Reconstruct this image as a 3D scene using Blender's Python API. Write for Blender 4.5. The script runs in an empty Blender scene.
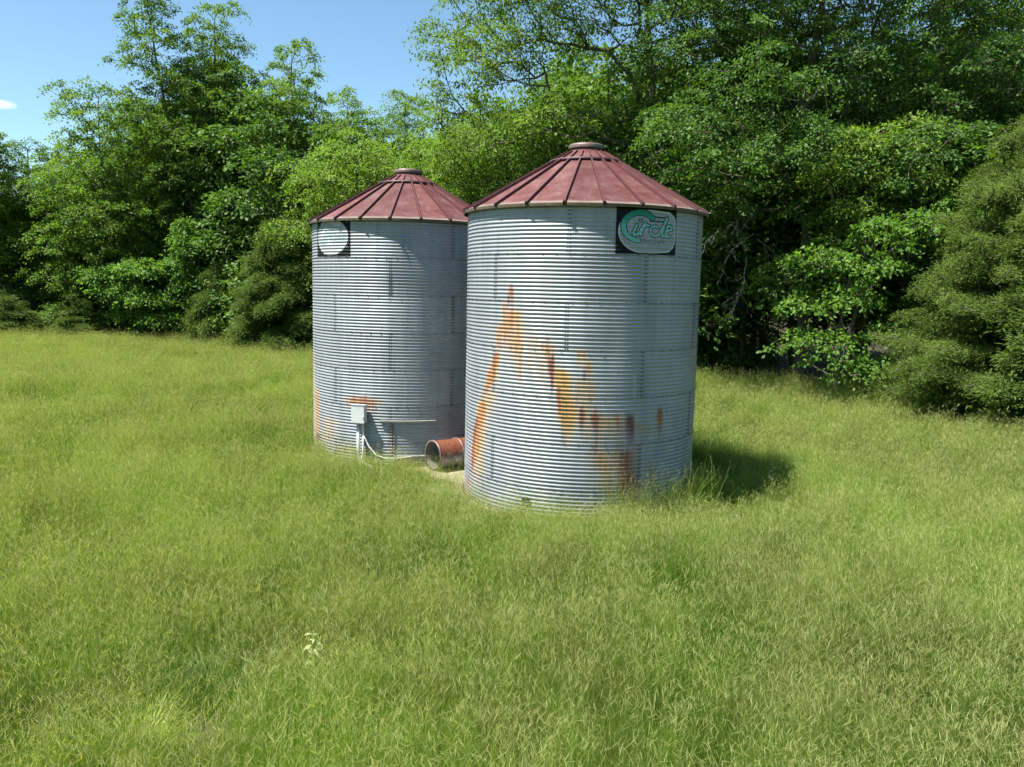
import bpy, bmesh, math, random
import numpy as np
from mathutils import Matrix, Vector

R_ = math.radians
scene = bpy.context.scene
COL = scene.collection

# ------------------------------------------------------------------ helpers
def mesh_obj(name, verts, faces, mat=None, parent=None, smooth=False, attrs=None):
    """verts (n,3) array; faces: (m,k) array or list of index lists."""
    me = bpy.data.meshes.new(name)
    V = np.asarray(verts, dtype=np.float32)
    if isinstance(faces, np.ndarray):
        m, k = faces.shape
        me.vertices.add(len(V)); me.vertices.foreach_set('co', V.ravel())
        me.loops.add(m * k); me.loops.foreach_set('vertex_index', faces.astype(np.int32).ravel())
        me.polygons.add(m)
        me.polygons.foreach_set('loop_start', np.arange(0, m * k, k, dtype=np.int32))
        me.polygons.foreach_set('loop_total', np.full(m, k, dtype=np.int32))
    else:
        me.from_pydata([tuple(map(float, v)) for v in V], [], [list(map(int, f)) for f in faces])
    me.update(calc_edges=True)
    for an, (kind, data) in (attrs or {}).items():
        a = me.attributes.new(an, kind, 'POINT')
        key = {'FLOAT': 'value', 'FLOAT_VECTOR': 'vector', 'FLOAT_COLOR': 'color'}[kind]
        a.data.foreach_set(key, np.asarray(data, dtype=np.float32).ravel())
    if smooth:
        me.polygons.foreach_set('use_smooth', np.ones(len(me.polygons), dtype=bool))
    if mat: me.materials.append(mat)
    o = bpy.data.objects.new(name, me)
    COL.objects.link(o)
    if parent: o.parent = parent
    return o

def empty(name, loc=(0, 0, 0), rz=0.0):
    o = bpy.data.objects.new(name, None)
    o.empty_display_size = 0.3
    COL.objects.link(o); o.location = loc; o.rotation_euler = (0, 0, rz)
    return o

def tag(o, label=None, cat=None, group=None, kind=None):
    if label: o['label'] = label
    if cat: o['category'] = cat
    if group: o['group'] = group
    if kind: o['kind'] = kind
    return o

def dup_tree(root, loc, rz, sc=1.0):
    r = root.copy(); COL.objects.link(r)
    r.location = loc; r.rotation_euler = (0, 0, rz)
    r.scale = sc if isinstance(sc, tuple) else (sc, sc, sc)
    for ch in list(root.children):
        c = ch.copy(); COL.objects.link(c); c.parent = r
        for g in list(ch.children):
            d = g.copy(); COL.objects.link(d); d.parent = c
    return r

class MB:
    """collects simple shapes into one mesh"""
    def __init__(s): s.v = []; s.f = []
    def add(s, vs, fs):
        n = len(s.v); s.v += [tuple(v) for v in vs]; s.f += [[i + n for i in f] for f in fs]
    def box(s, c, size, M=None, bevel=0.0):
        bm = bmesh.new(); bmesh.ops.create_cube(bm, size=1.0)
        for v in bm.verts: v.co = Vector((v.co.x * size[0], v.co.y * size[1], v.co.z * size[2]))
        if bevel: bmesh.ops.bevel(bm, geom=bm.edges[:], offset=bevel, segments=2, affect='EDGES')
        bm.verts.index_update()
        T = Matrix.Translation(c) @ (M.to_4x4() if M else Matrix())
        s.add([T @ v.co for v in bm.verts], [[v.index for v in f.verts] for f in bm.faces]); bm.free()
    def tube(s, pts, rad, n=10, cap=True):
        pts = [Vector(p) for p in pts]
        rr = rad if isinstance(rad, (list, tuple)) else [rad] * len(pts)
        vs = []; fs = []; up = Vector((0, 0, 1))
        for i, p in enumerate(pts):
            d = (pts[min(i + 1, len(pts) - 1)] - pts[max(i - 1, 0)]).normalized()
            a = d.cross(up if abs(d.z) < .95 else Vector((1, 0, 0))).normalized(); b = d.cross(a)
            for k in range(n):
                t = 2 * math.pi * k / n
                vs.append(p + (a * math.cos(t) + b * math.sin(t)) * rr[i])
        for i in range(len(pts) - 1):
            for k in range(n):
                fs.append([i * n + k, i * n + (k + 1) % n, (i + 1) * n + (k + 1) % n, (i + 1) * n + k])
        if cap: fs += [list(range(n))[::-1], [(len(pts) - 1) * n + k for k in range(n)]]
        s.add(vs, fs)
    def lathe(s, prof, n=48, M=None, close=False):
        vs = []; fs = []
        for (r, z) in prof:
            for k in range(n):
                t = 2 * math.pi * k / n
                v = Vector((r * math.cos(t), r * math.sin(t), z)); vs.append(M @ v if M else v)
        m = len(prof)
        for i in range(m - 1 if not close else m):
            j = (i + 1) % m
            for k in range(n):
                fs.append([i * n + k, i * n + (k + 1) % n, j * n + (k + 1) % n, j * n + k])
        s.add(vs, fs)
    def build(s, name, mat, parent=None, smooth=False):
        return mesh_obj(name, s.v, s.f, mat, parent, smooth)

# ------------------------------------------------------------------ node material helpers
def new_mat(name):
    m = bpy.data.materials.new(name); m.use_nodes = True
    nt = m.node_tree
    for n in list(nt.nodes): nt.nodes.remove(n)
    out = nt.nodes.new('ShaderNodeOutputMaterial')
    return m, nt, out

def N(nt, typ, **kw):
    n = nt.nodes.new(typ)
    for k, v in kw.items():
        if k == 'inp':
            for a, b in v.items(): n.inputs[a].default_value = b
        else: setattr(n, k, v)
    return n

def ramp(nt, fac, stops, interp='LINEAR'):
    r = N(nt, 'ShaderNodeValToRGB'); r.color_ramp.interpolation = interp
    e = r.color_ramp.elements
    while len(e) > 1: e.remove(e[-1])
    e[0].position = stops[0][0]; e[0].color = tuple(stops[0][1]) + (1,) if len(stops[0][1]) == 3 else stops[0][1]
    for p, c in stops[1:]:
        x = e.new(p); x.color = tuple(c) + (1,) if len(c) == 3 else c
    if fac is not None: nt.links.new(fac, r.inputs[0])
    return r.outputs[0]

def noise(nt, vec, scale, detail=4, rough=.55, dist=0.0):
    n = N(nt, 'ShaderNodeTexNoise', inp={'Scale': scale, 'Detail': detail, 'Roughness': rough, 'Distortion': dist})
    if vec is not None: nt.links.new(vec, n.inputs['Vector'])
    return n.outputs['Fac']

def mix(nt, fac, a, b, mode='MIX'):
    n = N(nt, 'ShaderNodeMix', data_type='RGBA', blend_type=mode)
    for s, v in ((0, fac), (6, a), (7, b)):
        if isinstance(v, (int, float)): n.inputs[s].default_value = v
        elif isinstance(v, tuple): n.inputs[s].default_value = v + (1,) if len(v) == 3 else v
        else: nt.links.new(v, n.inputs[s])
    return n.outputs[2]

def mth(nt, op, a, b=None, c=None, clamp=False):
    n = N(nt, 'ShaderNodeMath', operation=op, use_clamp=clamp)
    for i, v in enumerate((a, b, c)):
        if v is None: continue
        if isinstance(v, (int, float)): n.inputs[i].default_value = v
        else: nt.links.new(v, n.inputs[i])
    return n.outputs[0]

def attr(nt, name, out='Fac'):
    return N(nt, 'ShaderNodeAttribute', attribute_name=name).outputs[out]

def principled(nt, out, color, rough=.6, metal=0.0, bump=None, bstr=.3, bdist=.01, spec=.5):
    p = N(nt, 'ShaderNodeBsdfPrincipled')
    for s, v in (('Base Color', color), ('Roughness', rough), ('Metallic', metal)):
        if isinstance(v, (int, float)): p.inputs[s].default_value = v
        elif isinstance(v, tuple): p.inputs[s].default_value = v + (1,)
        else: nt.links.new(v, p.inputs[s])
    p.inputs['Specular IOR Level'].default_value = spec
    if bump is not None:
        b = N(nt, 'ShaderNodeBump', inp={'Strength': bstr, 'Distance': bdist})
        nt.links.new(bump, b.inputs['Height']); nt.links.new(b.outputs[0], p.inputs['Normal'])
    if out: nt.links.new(p.outputs[0], out.inputs['Surface'])
    return p

def simple_mat(name, c1, c2, scale=6, rough=.6, metal=0.0, spec=.4):
    m, nt, out = new_mat(name)
    tc = N(nt, 'ShaderNodeTexCoord').outputs['Object']
    f = noise(nt, tc, scale, 5, .65)
    col = ramp(nt, f, [(.3, c1), (.7, c2)])
    principled(nt, out, col, rough, metal, bump=f, bstr=.25, spec=spec)
    return m

# ------------------------------------------------------------------ camera
F, PITCH, ROLL, CAMH = 810.0, .11815, .01999, 4.047
cam = bpy.data.cameras.new('camera'); cam_o = bpy.data.objects.new('camera', cam); COL.objects.link(cam_o)
cam.sensor_fit = 'HORIZONTAL'; cam.sensor_width = 36.0; cam.lens = F / 1024 * 36.0
cam.clip_start = .1; cam.clip_end = 3000
cam_o.matrix_world = (Matrix.Translation((0, 0, CAMH)) @ Matrix.Rotation(math.pi / 2 - PITCH, 4, 'X') @ Matrix.Rotation(ROLL, 4, 'Z'))
scene.camera = cam_o

# ------------------------------------------------------------------ light
SUN_AZ = R_(-70); SUN_EL = R_(64)
sdir = Vector((math.sin(SUN_AZ) * math.cos(SUN_EL), -math.cos(SUN_AZ) * math.cos(SUN_EL), math.sin(SUN_EL)))
sun = bpy.data.lights.new('sun', 'SUN'); sun.energy = 5.0; sun.angle = R_(.53); sun.color = (1.0, .955, .88)
sun_o = bpy.data.objects.new('sun', sun); COL.objects.link(sun_o)
sun_o.rotation_euler = (-sdir).to_track_quat('-Z', 'Y').to_euler(); sun_o.location = sdir * 60

w = bpy.data.worlds.new('World'); scene.world = w; w.use_nodes = True
nt = w.node_tree
for n in list(nt.nodes): nt.nodes.remove(n)
wo = N(nt, 'ShaderNodeOutputWorld'); bg = N(nt, 'ShaderNodeBackground', inp={'Strength': .056})
sky = N(nt, 'ShaderNodeTexSky', sky_type='NISHITA', sun_disc=False, sun_elevation=SUN_EL,
        sun_rotation=math.atan2(sdir.x, sdir.y), altitude=200, air_density=1.0, dust_density=.12, ozone_density=.7)
# one small wisp of cloud low over the left of the wood, and a little tint towards clear blue
tc = N(nt, 'ShaderNodeTexCoord').outputs['Generated']
wisp = N(nt, 'ShaderNodeMapping', vector_type='TEXTURE', inp={'Location': (-.521, .837, .172), 'Scale': (.022, .022, .0065)}); nt.links.new(tc, wisp.inputs[0])
wl_ = N(nt, 'ShaderNodeVectorMath', operation='LENGTH'); nt.links.new(wisp.outputs[0], wl_.inputs[0])
mp = N(nt, 'ShaderNodeMapping', inp={'Scale': (1.0, 1.0, 3.0)}); nt.links.new(tc, mp.inputs[0])
cf = noise(nt, mp.outputs[0], 18, 6, .6, .4)
cm = mth(nt, 'MULTIPLY', mth(nt, 'SUBTRACT', mth(nt, 'ADD', cf, .30), wl_.outputs['Value'], clamp=True), 1.5, clamp=True)
tint = mix(nt, 1.0, sky.outputs[0], (.84, 1.0, 1.02), 'MULTIPLY')
ccol = mix(nt, cm, tint, (8.2, 9.6, 11.0))
nt.links.new(ccol, bg.inputs[0]); nt.links.new(bg.outputs[0], wo.inputs[0])

vs = scene.view_settings
scene.display_settings.display_device = 'sRGB'
vs.view_transform = 'Standard'; vs.look = 'None'; vs.exposure = 1.75; vs.gamma = 1.0; vs.use_curve_mapping = False
scene.render.engine = 'CYCLES'
cy = scene.cycles
cy.max_bounces = 8; cy.diffuse_bounces = 5; cy.glossy_bounces = 3; cy.transmission_bounces = 4; cy.transparent_max_bounces = 4
cy.use_adaptive_sampling = True; cy.adaptive_threshold = .02

# ------------------------------------------------------------------ materials
def galvanised(name):
    m, nt, out = new_mat(name)
    tcn = N(nt, 'ShaderNodeTexCoord'); ob = tcn.outputs['Object']
    tone = attr(nt, 'tone'); rust = attr(nt, 'rust'); pale = attr(nt, 'pale')
    mpn = N(nt, 'ShaderNodeMapping', inp={'Scale': (3.5, 3.5, .25)}); nt.links.new(ob, mpn.inputs[0])
    streak = noise(nt, mpn.outputs[0], 2.2, 5, .6)
    fine = noise(nt, ob, 22, 4, .7)
    blotch = noise(nt, ob, 1.3, 4, .6)
    v = mth(nt, 'ADD', mth(nt, 'MULTIPLY', streak, .55), mth(nt, 'MULTIPLY', blotch, .45))
    zinc = ramp(nt, v, [(.30, (.150, .170, .195)), (.5, (.228, .248, .268)), (.68, (.285, .303, .315))])
    zinc = mix(nt, mth(nt, 'MULTIPLY', fine, .35), zinc, (.20, .22, .24))
    tn = N(nt, 'ShaderNodeCombineColor'); 
    for i in range(3): nt.links.new(tone, tn.inputs[i])
    zinc = mix(nt, 1.0, zinc, tn.outputs[0], 'MULTIPLY')
    zinc = mix(nt, mth(nt, 'MULTIPLY', pale, .55), zinc, (.37, .375, .375))
    # rust: the stained strips with broken edges
    mp2 = N(nt, 'ShaderNodeMapping', inp={'Scale': (7, 7, .55)}); nt.links.new(ob, mp2.inputs[0])
    rn = noise(nt, mp2.outputs[0], 3.0, 6, .7)
    rn = ramp(nt, rn, [(.30, (0, 0, 0)), (.66, (1, 1, 1))])
    rmask = mth(nt, 'SUBTRACT', mth(nt, 'MULTIPLY', rust, 1.5), mth(nt, 'MULTIPLY', rn, .66), clamp=True)
    rmask = mth(nt, 'MULTIPLY', rmask, 1.15, clamp=True)
    rcol = ramp(nt, mth(nt, 'ADD', attr(nt, 'deep'), mth(nt, 'ADD', mth(nt, 'MULTIPLY', mth(nt, 'SUBTRACT', fine, .5), .5), mth(nt, 'MULTIPLY', mth(nt, 'SUBTRACT', .45, rn), .35))),
                [(.0, (.31, .195, .05)), (.22, (.255, .115, .022)), (.5, (.165, .046, .014)), (1, (.07, .018, .010))])
    col = mix(nt, mth(nt, 'MULTIPLY', rmask, .9), zinc, rcol)
    p = principled(nt, out, col, .42, 0.0, bump=fine, bstr=.12, bdist=.004)
    met = mth(nt, 'SUBTRACT', .40, mth(nt, 'MULTIPLY', rmask, .36), clamp=True)
    nt.links.new(met, p.inputs['Metallic'])
    rg = mth(nt, 'ADD', .40, mth(nt, 'ADD', mth(nt, 'MULTIPLY', streak, .16), mth(nt, 'MULTIPLY', rmask, .3)))
    nt.links.new(rg, p.inputs['Roughness'])
    return m
M_galv = galvanised('galvanised_wall')
M_bolt = simple_mat('dark_bolt', (.03, .035, .04), (.07, .075, .08), 20, .5, .3)
def roof_mat():
    m, nt, out = new_mat('faded_red_roof')
    ob = N(nt, 'ShaderNodeTexCoord').outputs['Object']
    f = noise(nt, ob, 2.2, 6, .65); g = noise(nt, ob, 28, 4, .7)
    dn = N(nt, 'ShaderNodeMapping', inp={'Scale': (1, 1, .12)}); nt.links.new(ob, dn.inputs[0])
    st = noise(nt, dn.outputs[0], 7, 5, .7)
    col = ramp(nt, mth(nt, 'ADD', mth(nt, 'MULTIPLY', f, .5), mth(nt, 'ADD', mth(nt, 'MULTIPLY', g, .2), mth(nt, 'MULTIPLY', st, .3))),
               [(.34, (.050, .014, .013)), (.45, (.076, .023, .022)), (.54, (.100, .044, .041)), (.64, (.125, .080, .073))])
    pn = N(nt, 'ShaderNodeCombineColor')
    for i in range(3): nt.links.new(attr(nt, 'panel'), pn.inputs[i])
    col = mix(nt, 1.0, col, pn.outputs[0], 'MULTIPLY')
    wr = attr(nt, 'wear')
    wm = mth(nt, 'SUBTRACT', mth(nt, 'MULTIPLY', wr, 1.5), mth(nt, 'MULTIPLY', f, .9), clamp=True)
    wm2 = mth(nt, 'MULTIPLY', wm, 1.4, clamp=True)
    col = mix(nt, wm2, col, mix(nt, g, (.10, .08, .062), (.21, .17, .15)))
    principled(nt, out, col, .55, 0.0, bump=g, bstr=.1, bdist=.004, spec=.18)
    return m
M_roof = roof_mat()
M_rib = simple_mat('red_roof_rib', (.045, .010, .010), (.08, .019, .018), 9, .6)
M_collar = simple_mat('brown_collar', (.020, .009, .009), (.045, .018, .016), 12, .6)
M_cap = simple_mat('grey_cap', (.085, .055, .047), (.17, .125, .11), 7, .5, .3)
M_lip = simple_mat('tan_eave_lip', (.05, .038, .022), (.10, .08, .05), 10, .7)
M_box = simple_mat('grey_box_paint', (.42, .44, .44), (.50, .52, .52), 5, .5)
M_pipe = simple_mat('grey_conduit', (.35, .37, .37), (.48, .50, .50), 14, .45, .3)
M_pvc = simple_mat('white_pipe', (.46, .45, .42), (.56, .55, .52), 10, .5)
M_dark = simple_mat('dark_hole', (.008, .008, .009), (.018, .017, .017), 10, .9)
M_concrete = simple_mat('old_concrete', (.15, .125, .085), (.25, .215, .155), 4, .9)
M_ledge = simple_mat('pale_flashing', (.15, .145, .135), (.25, .245, .225), 9, .5, .4)
M_rustbar = simple_mat('rusted_bar', (.06, .024, .015), (.14, .05, .022), 9, .8)

# ------------------------------------------------------------------ grain bins
RW, RING, EAVE = 2.246, .8128, 5.446
CORR = RING / 12
def hashf(*a):
    return (math.sin(sum(x * k for x, k in zip(a, (12.9898, 78.233, 37.719)))) * 43758.5453) % 1.0

def corr_r(z):
    return RW + .0066 * np.cos(2 * np.pi * (EAVE - z) / CORR)

def bin_wall(streaks, seed, seam0, pales):
    """streaks: (pts[(angle,z)..], half width in degrees, strength, deepness)"""
    rng = np.random.default_rng(seed)
    nseg = 300
    nz = int(round((EAVE + .05) / CORR * 10))
    zz = np.linspace(-.05, EAVE, nz + 1)
    aa = np.linspace(0, 360, nseg, endpoint=False)
    A, Z = np.meshgrid(aa, zz)
    A180 = (A + 180) % 360 - 180
    Rr = corr_r(Z)
    # slight dents so the sheet is not a perfect cylinder
    dn = np.zeros_like(Rr)
    for k in range(26):
        a0, z0 = rng.uniform(-180, 180), rng.uniform(0, EAVE)
        sa, sz, amp = rng.uniform(5, 14), rng.uniform(.15, .5), rng.uniform(-.012, .006)
        d = (A180 - a0 + 180) % 360 - 180
        dn += amp * np.exp(-(d / sa) ** 2 - ((Z - z0) / sz) ** 2)
    Rr = Rr + dn
    ar = np.radians(A)
    X = Rr * np.sin(ar); Y = -Rr * np.cos(ar)
    V = np.stack([X, Y, Z], -1).reshape(-1, 3)
    i = np.arange(nz)[:, None] * nseg; j = np.arange(nseg)[None, :]; j2 = (j + 1) % nseg
    Fq = np.stack([i + j, i + j2, i + nseg + j2, i + nseg + j], -1).reshape(-1, 4)
    # tone of each sheet
    ring = np.clip(((EAVE - Z) / RING).astype(int), 0, 6)
    tone = np.ones_like(Z)
    for r in range(7):
        s0 = seam0[r % 2]
        idx = np.floor(((A - s0) % 360) / 72).astype(int)
        for s in range(5):
            tone[(ring == r) & (idx == s)] = .90 + .18 * hashf(r + 1.3, s + .7, seed)
    # dark grime along the lap seams
    fr = ((EAVE - Z) / RING) % 1.0
    tone *= 1 - .30 * np.exp(-((np.minimum(fr, 1 - fr)) / .018) ** 2)
    for r in range(7):
        d = (A - seam0[r % 2] + 36) % 72 - 36
        tone = np.where(ring == r, tone * (1 - .12 * np.exp(-(d / .9) ** 2)), tone)
    rust = np.zeros_like(Z); deep = np.zeros_like(Z)
    for pts, hw, st, dp in streaks:
        pa = np.array([p[0] for p in pts], float); pz = np.array([p[1] for p in pts], float)
        o = np.argsort(pz); pa, pz = pa[o], pz[o]
        ac = np.interp(Z, pz, pa)
        wz = hw * (1 + .35 * np.sin(Z * 9 + pa[0]) * .5)
        lat = np.exp(-(np.abs(A180 - ac) / (wz * 1.45)) ** 2)
        top = np.clip((pz[-1] + .06 - Z) / .2, 0, 1); bot = np.clip((Z - pz[0] + .30) / .75, 0, 1)
        mk = lat * top * bot * st
        deep = np.where(mk > rust, dp * np.clip(lat * 1.1, 0, 1), deep)
        rust = np.maximum(rust, mk)
    pale = np.zeros_like(Z)
    for (a0, z0, sa, sz, st) in pales:
        pale += st * np.exp(-((A180 - a0) / sa) ** 4 - ((Z - z0) / sz) ** 4)
    return V, Fq, {'tone': ('FLOAT', tone.ravel()), 'rust': ('FLOAT', np.minimum(rust * 1.22, 1.15).ravel()),
                   'deep': ('FLOAT', deep.ravel()), 'pale': ('FLOAT', pale.ravel())}

def bolts(seam0, seed):
    mb = MB(); rnd = random.Random(seed)
    def bolt(a, z, r):
        n = Vector((math.sin(a), -math.cos(a), 0)); t = Vector((math.cos(a), math.sin(a), 0)); u = Vector((0, 0, 1))
        c = n * (corr_r(z) - .002)
        vs = []
        for h, q in ((0, 1.0), (.011, .75)):
            for k in range(6):
                th = k * math.pi / 3
                vs.append(c + n * h + (t * math.cos(th) + u * math.sin(th)) * r * q)
        vs = [v + Vector((0, 0, z)) for v in vs]
        fs = [[k, (k + 1) % 6, 6 + (k + 1) % 6, 6 + k] for k in range(6)] + [[6, 7, 8, 9, 10, 11]]
        mb.add(vs, fs)
    for r in range(7):
        zt = EAVE - r * RING
        if r:
            for k in range(60):
                if rnd.random() < .9: bolt(math.radians(k * 6 + 1.5 * r), zt - .0, rnd.uniform(.011, .015))
        for s in range(5):
            for side in (-.55, .55):
                a = math.radians(seam0[r % 2] + 72 * s + side)
                for q in range(12):
                    z = zt - (q + .5) * CORR
                    if z > 0.02: bolt(a, z, .0155)
    return mb

# ---- badge painted on the top ring: colours worked out on a fine grid of the corrugated sheet
FONT = {'S': "01111 10000 10000 01110 00001 00001 11110", 't': "00100 00100 11111 00100 00100 00100 00011",
 'e': "00000 00000 01110 10001 11111 10000 01110", 'l': "01100 00100 00100 00100 00100 00100 01110",
 'C': "01110 10001 10000 10000 10000 10001 01110", 'o': "00000 00000 01110 10001 10001 10001 01110",
 'r': "00000 00000 10110 11001 10000 10000 10000", 'p': "00000 11110 10001 10001 11110 10000 10000",
 'm': "00000 00000 11010 10101 10101 10101 10101", 'a': "00000 00000 01110 00001 01111 10001 01111",
 'n': "00000 00000 10110 11001 10001 10001 10001", 'y': "00000 10001 10001 01111 00001 00001 01110",
 'i': "00100 00000 01100 00100 00100 00100 01110", ' ': "00000 " * 7}
def seg_dist(X, Y, pts):
    d = np.full(X.shape, 1e9)
    for (x0, y0), (x1, y1) in zip(pts[:-1], pts[1:]):
        dx, dy = x1 - x0, y1 - y0
        t = np.clip(((X - x0) * dx + (Y - y0) * dy) / (dx * dx + dy * dy + 1e-9), 0, 1)
        d = np.minimum(d, np.hypot(X - x0 - t * dx, Y - y0 - t * dy))
    return d
def arc(cx, cy, rx, ry, a0, a1, n=20):
    return [(cx + rx * math.cos(math.radians(a0 + (a1 - a0) * k / n)), cy + ry * math.sin(math.radians(a0 + (a1 - a0) * k / n))) for k in range(n + 1)]
def inside(X, Y, poly):
    c = np.zeros(X.shape, bool); n = len(poly)
    for i in range(n):
        x0, y0 = poly[i]; x1, y1 = poly[(i + 1) % n]
        c ^= ((y0 > Y) != (y1 > Y)) & (X < (x1 - x0) * (Y - y0) / (y1 - y0 + 1e-12) + x0)
    return c
def badge_colors(U, Vv, fade):
    """U 0..1 left to right, Vv 0..1 top to bottom -> rgba; alpha = paint (0 = bare zinc)"""
    X = 95 + U * 830; Y = 50 + Vv * 640
    col = np.zeros(X.shape + (4,)); bare = np.array([.5, .53, .55, 0.0])
    black = np.array([.006, .0065, .007, 1]); ink = np.array([.015, .045, .06, 1])
    col[:] = black
    poly = arc(420, 380, 300, 295, 90, 262, 24) + [(560, 88), (700, 98)] + arc(760, 250, 150, 152, -85, 0, 10) + [(912, 420)] + arc(740, 470, 172, 190, 10, 80, 8) + [(600, 672)]
    if fade: poly = arc(505, 345, 385, 330, 0, 360, 40)[:-1]
    ins = inside(X, Y, poly); col[ins] = bare
    edge = seg_dist(X, Y, poly + poly[:1])
    col[ins & (edge < 13)] = [.42, .50, .50, 1 if not fade else .4]
    g = Y
    teal = np.stack([np.interp(g, [100, 230, 320, 520], [.010, .03, .10, .14]), np.interp(g, [100, 230, 320, 520], [.16, .22, .33, .36]),
                     np.interp(g, [100, 230, 320, 520], [.115, .18, .30, .33]), np.ones_like(g)], -1)
    for y, x0, x1, hw in ((180, 470, 745, 11), (238, 520, 735, 12)):
        s = ins & (seg_dist(X, Y, [(x0, y), (x1, y)]) < hw); col[s] = ink
    Cc = arc(385, 318, 205, 190, -40, -250, 26) + [(330, 505), (372, 508)]
    d = seg_dist(X, Y, Cc)
    wd = np.interp(Y, [120, 320, 520], [40, 28, 27])
    col[ins & (d < wd + 12)] = ink; s = ins & (d < wd); col[s] = teal[s]
    S = 15
    letters = [
        [(345, 300), (305, 400), (312, 438), (360, 425)], [(382, 238), (392, 236)],
        [(360, 425), (455, 262), (430, 310), (395, 435)], [(420, 335), (470, 292), (505, 300)],
        arc(585, 370, 62, 66, -50, -300, 14) + [(640, 425)],
        [(640, 425), (745, 240), (772, 180), (752, 190), (690, 390), (700, 438), (745, 432)],
        [(745, 432), (765, 360), (835, 335)] + arc(805, 330, 42, 44, 10, -160, 10) + [(752, 400), (775, 438), (822, 432)],
    ]
    dd = np.full(X.shape, 1e9)
    for L in letters: dd = np.minimum(dd, seg_dist(X, Y, L))
    col[ins & (dd < S + 12)] = ink; s = ins & (dd < S); col[s] = teal[s] * np.array([1, 1.0, 1.0, 1])
    col[ins & (dd < 5)] = [.30, .42, .42, 1]
    # second line of small lettering
    txt = "Steel Company"; cw, chh = 28.0, 56.0
    for i, chx in enumerate(txt):
        rows = FONT[chx].split()
        x0 = 412 + i * cw; y0 = 482
        for r, row in enumerate(rows):
            for c, b in enumerate(row):
                if b == '1':
                    s = ins & (X >= x0 + c * 4.7) & (X < x0 + (c + 1) * 4.7 + 1) & (Y >= y0 + r * 8) & (Y < y0 + (r + 1) * 8)
                    col[s] = [.02, .02, .03, 1]
    if fade:
        keep = (~ins)
        gh = ins & (col[..., 3] > 0)
        n = np.sin(X * .031) * np.sin(Y * .043 + 1) * .5 + .5
        col[gh, 3] *= (.22 + .35 * n[gh])
        col[gh, :3] = col[gh, :3] * .6 + np.array([.2, .22, .23]) * .4
        wh = ins & (col[..., 3] == 0); col[wh] = [.36, .37, .37, .5]
        col[keep, 3] = np.where(n[keep] > .10, 1.0, .75)
    return col

def paint_mat():
    m, nt, out = new_mat('painted_badge')
    ob = N(nt, 'ShaderNodeTexCoord').outputs['Object']
    a = N(nt, 'ShaderNodeAttribute', attribute_name='paint')
    f = noise(nt, ob, 9, 5, .65)
    zinc = ramp(nt, f, [(.3, (.21, .23, .25)), (.7, (.31, .33, .34))])
    wear = mth(nt, 'MULTIPLY', a.outputs['Alpha'], mth(nt, 'SUBTRACT', 1.5, mth(nt, 'MULTIPLY', f, .75), clamp=True), clamp=True)
    col = mix(nt, wear, zinc, a.outputs['Color'])
    p = principled(nt, out, col, .6, 0.0, bump=f, bstr=.05, spec=.15)
    nt.links.new(mth(nt, 'MULTIPLY', mth(nt, 'SUBTRACT', 1.0, wear), .34), p.inputs['Metallic'])
    return m
M_paint = paint_mat()

def badge(a0, a1, parent, fade, name='painted_badge'):
    nx, ny = 420, 300
    u = np.linspace(0, 1, nx); v = np.linspace(0, 1, ny)
    U, Vv = np.meshgrid(u, v)
    z = EAVE - .012 - Vv * (RING * .965)
    ang = np.radians(a0 + (a1 - a0) * U)
    am = math.radians((a0 + a1) / 2)
    r = corr_r(z) + .008
    P = np.stack([r * np.sin(ang), -r * np.cos(ang), z], -1)
    # closed thin sheet: front grid with a turned-back border
    col = badge_colors(U, Vv, fade)
    V = P.reshape(-1, 3)
    i = np.arange(ny - 1)[:, None] * nx; j = np.arange(nx - 1)[None, :]
    Fq = np.stack([i + j, i + nx + j, i + nx + j + 1, i + j + 1], -1).reshape(-1, 4)
    border = np.concatenate([np.arange(nx), np.arange(1, ny) * nx + nx - 1, (ny - 1) * nx + np.arange(nx - 2, -1, -1), np.arange(ny - 2, 0, -1) * nx])
    back = V[border].copy(); sc = (np.hypot(back[:, 0], back[:, 1]) - .010) / np.hypot(back[:, 0], back[:, 1])
    back[:, 0] *= sc; back[:, 1] *= sc
    nb = len(border); b0 = len(V); k = np.arange(nb)
    Fb = np.stack([border, border[(k + 1) % nb], b0 + (k + 1) % nb, b0 + k], -1)
    V = np.vstack([V, back]); C = np.vstack([col.reshape(-1, 4), col.reshape(-1, 4)[border]])
    return mesh_obj(name, V, np.vstack([Fq, Fb]), M_paint, parent, False, {'paint': ('FLOAT_COLOR', C)})

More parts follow.
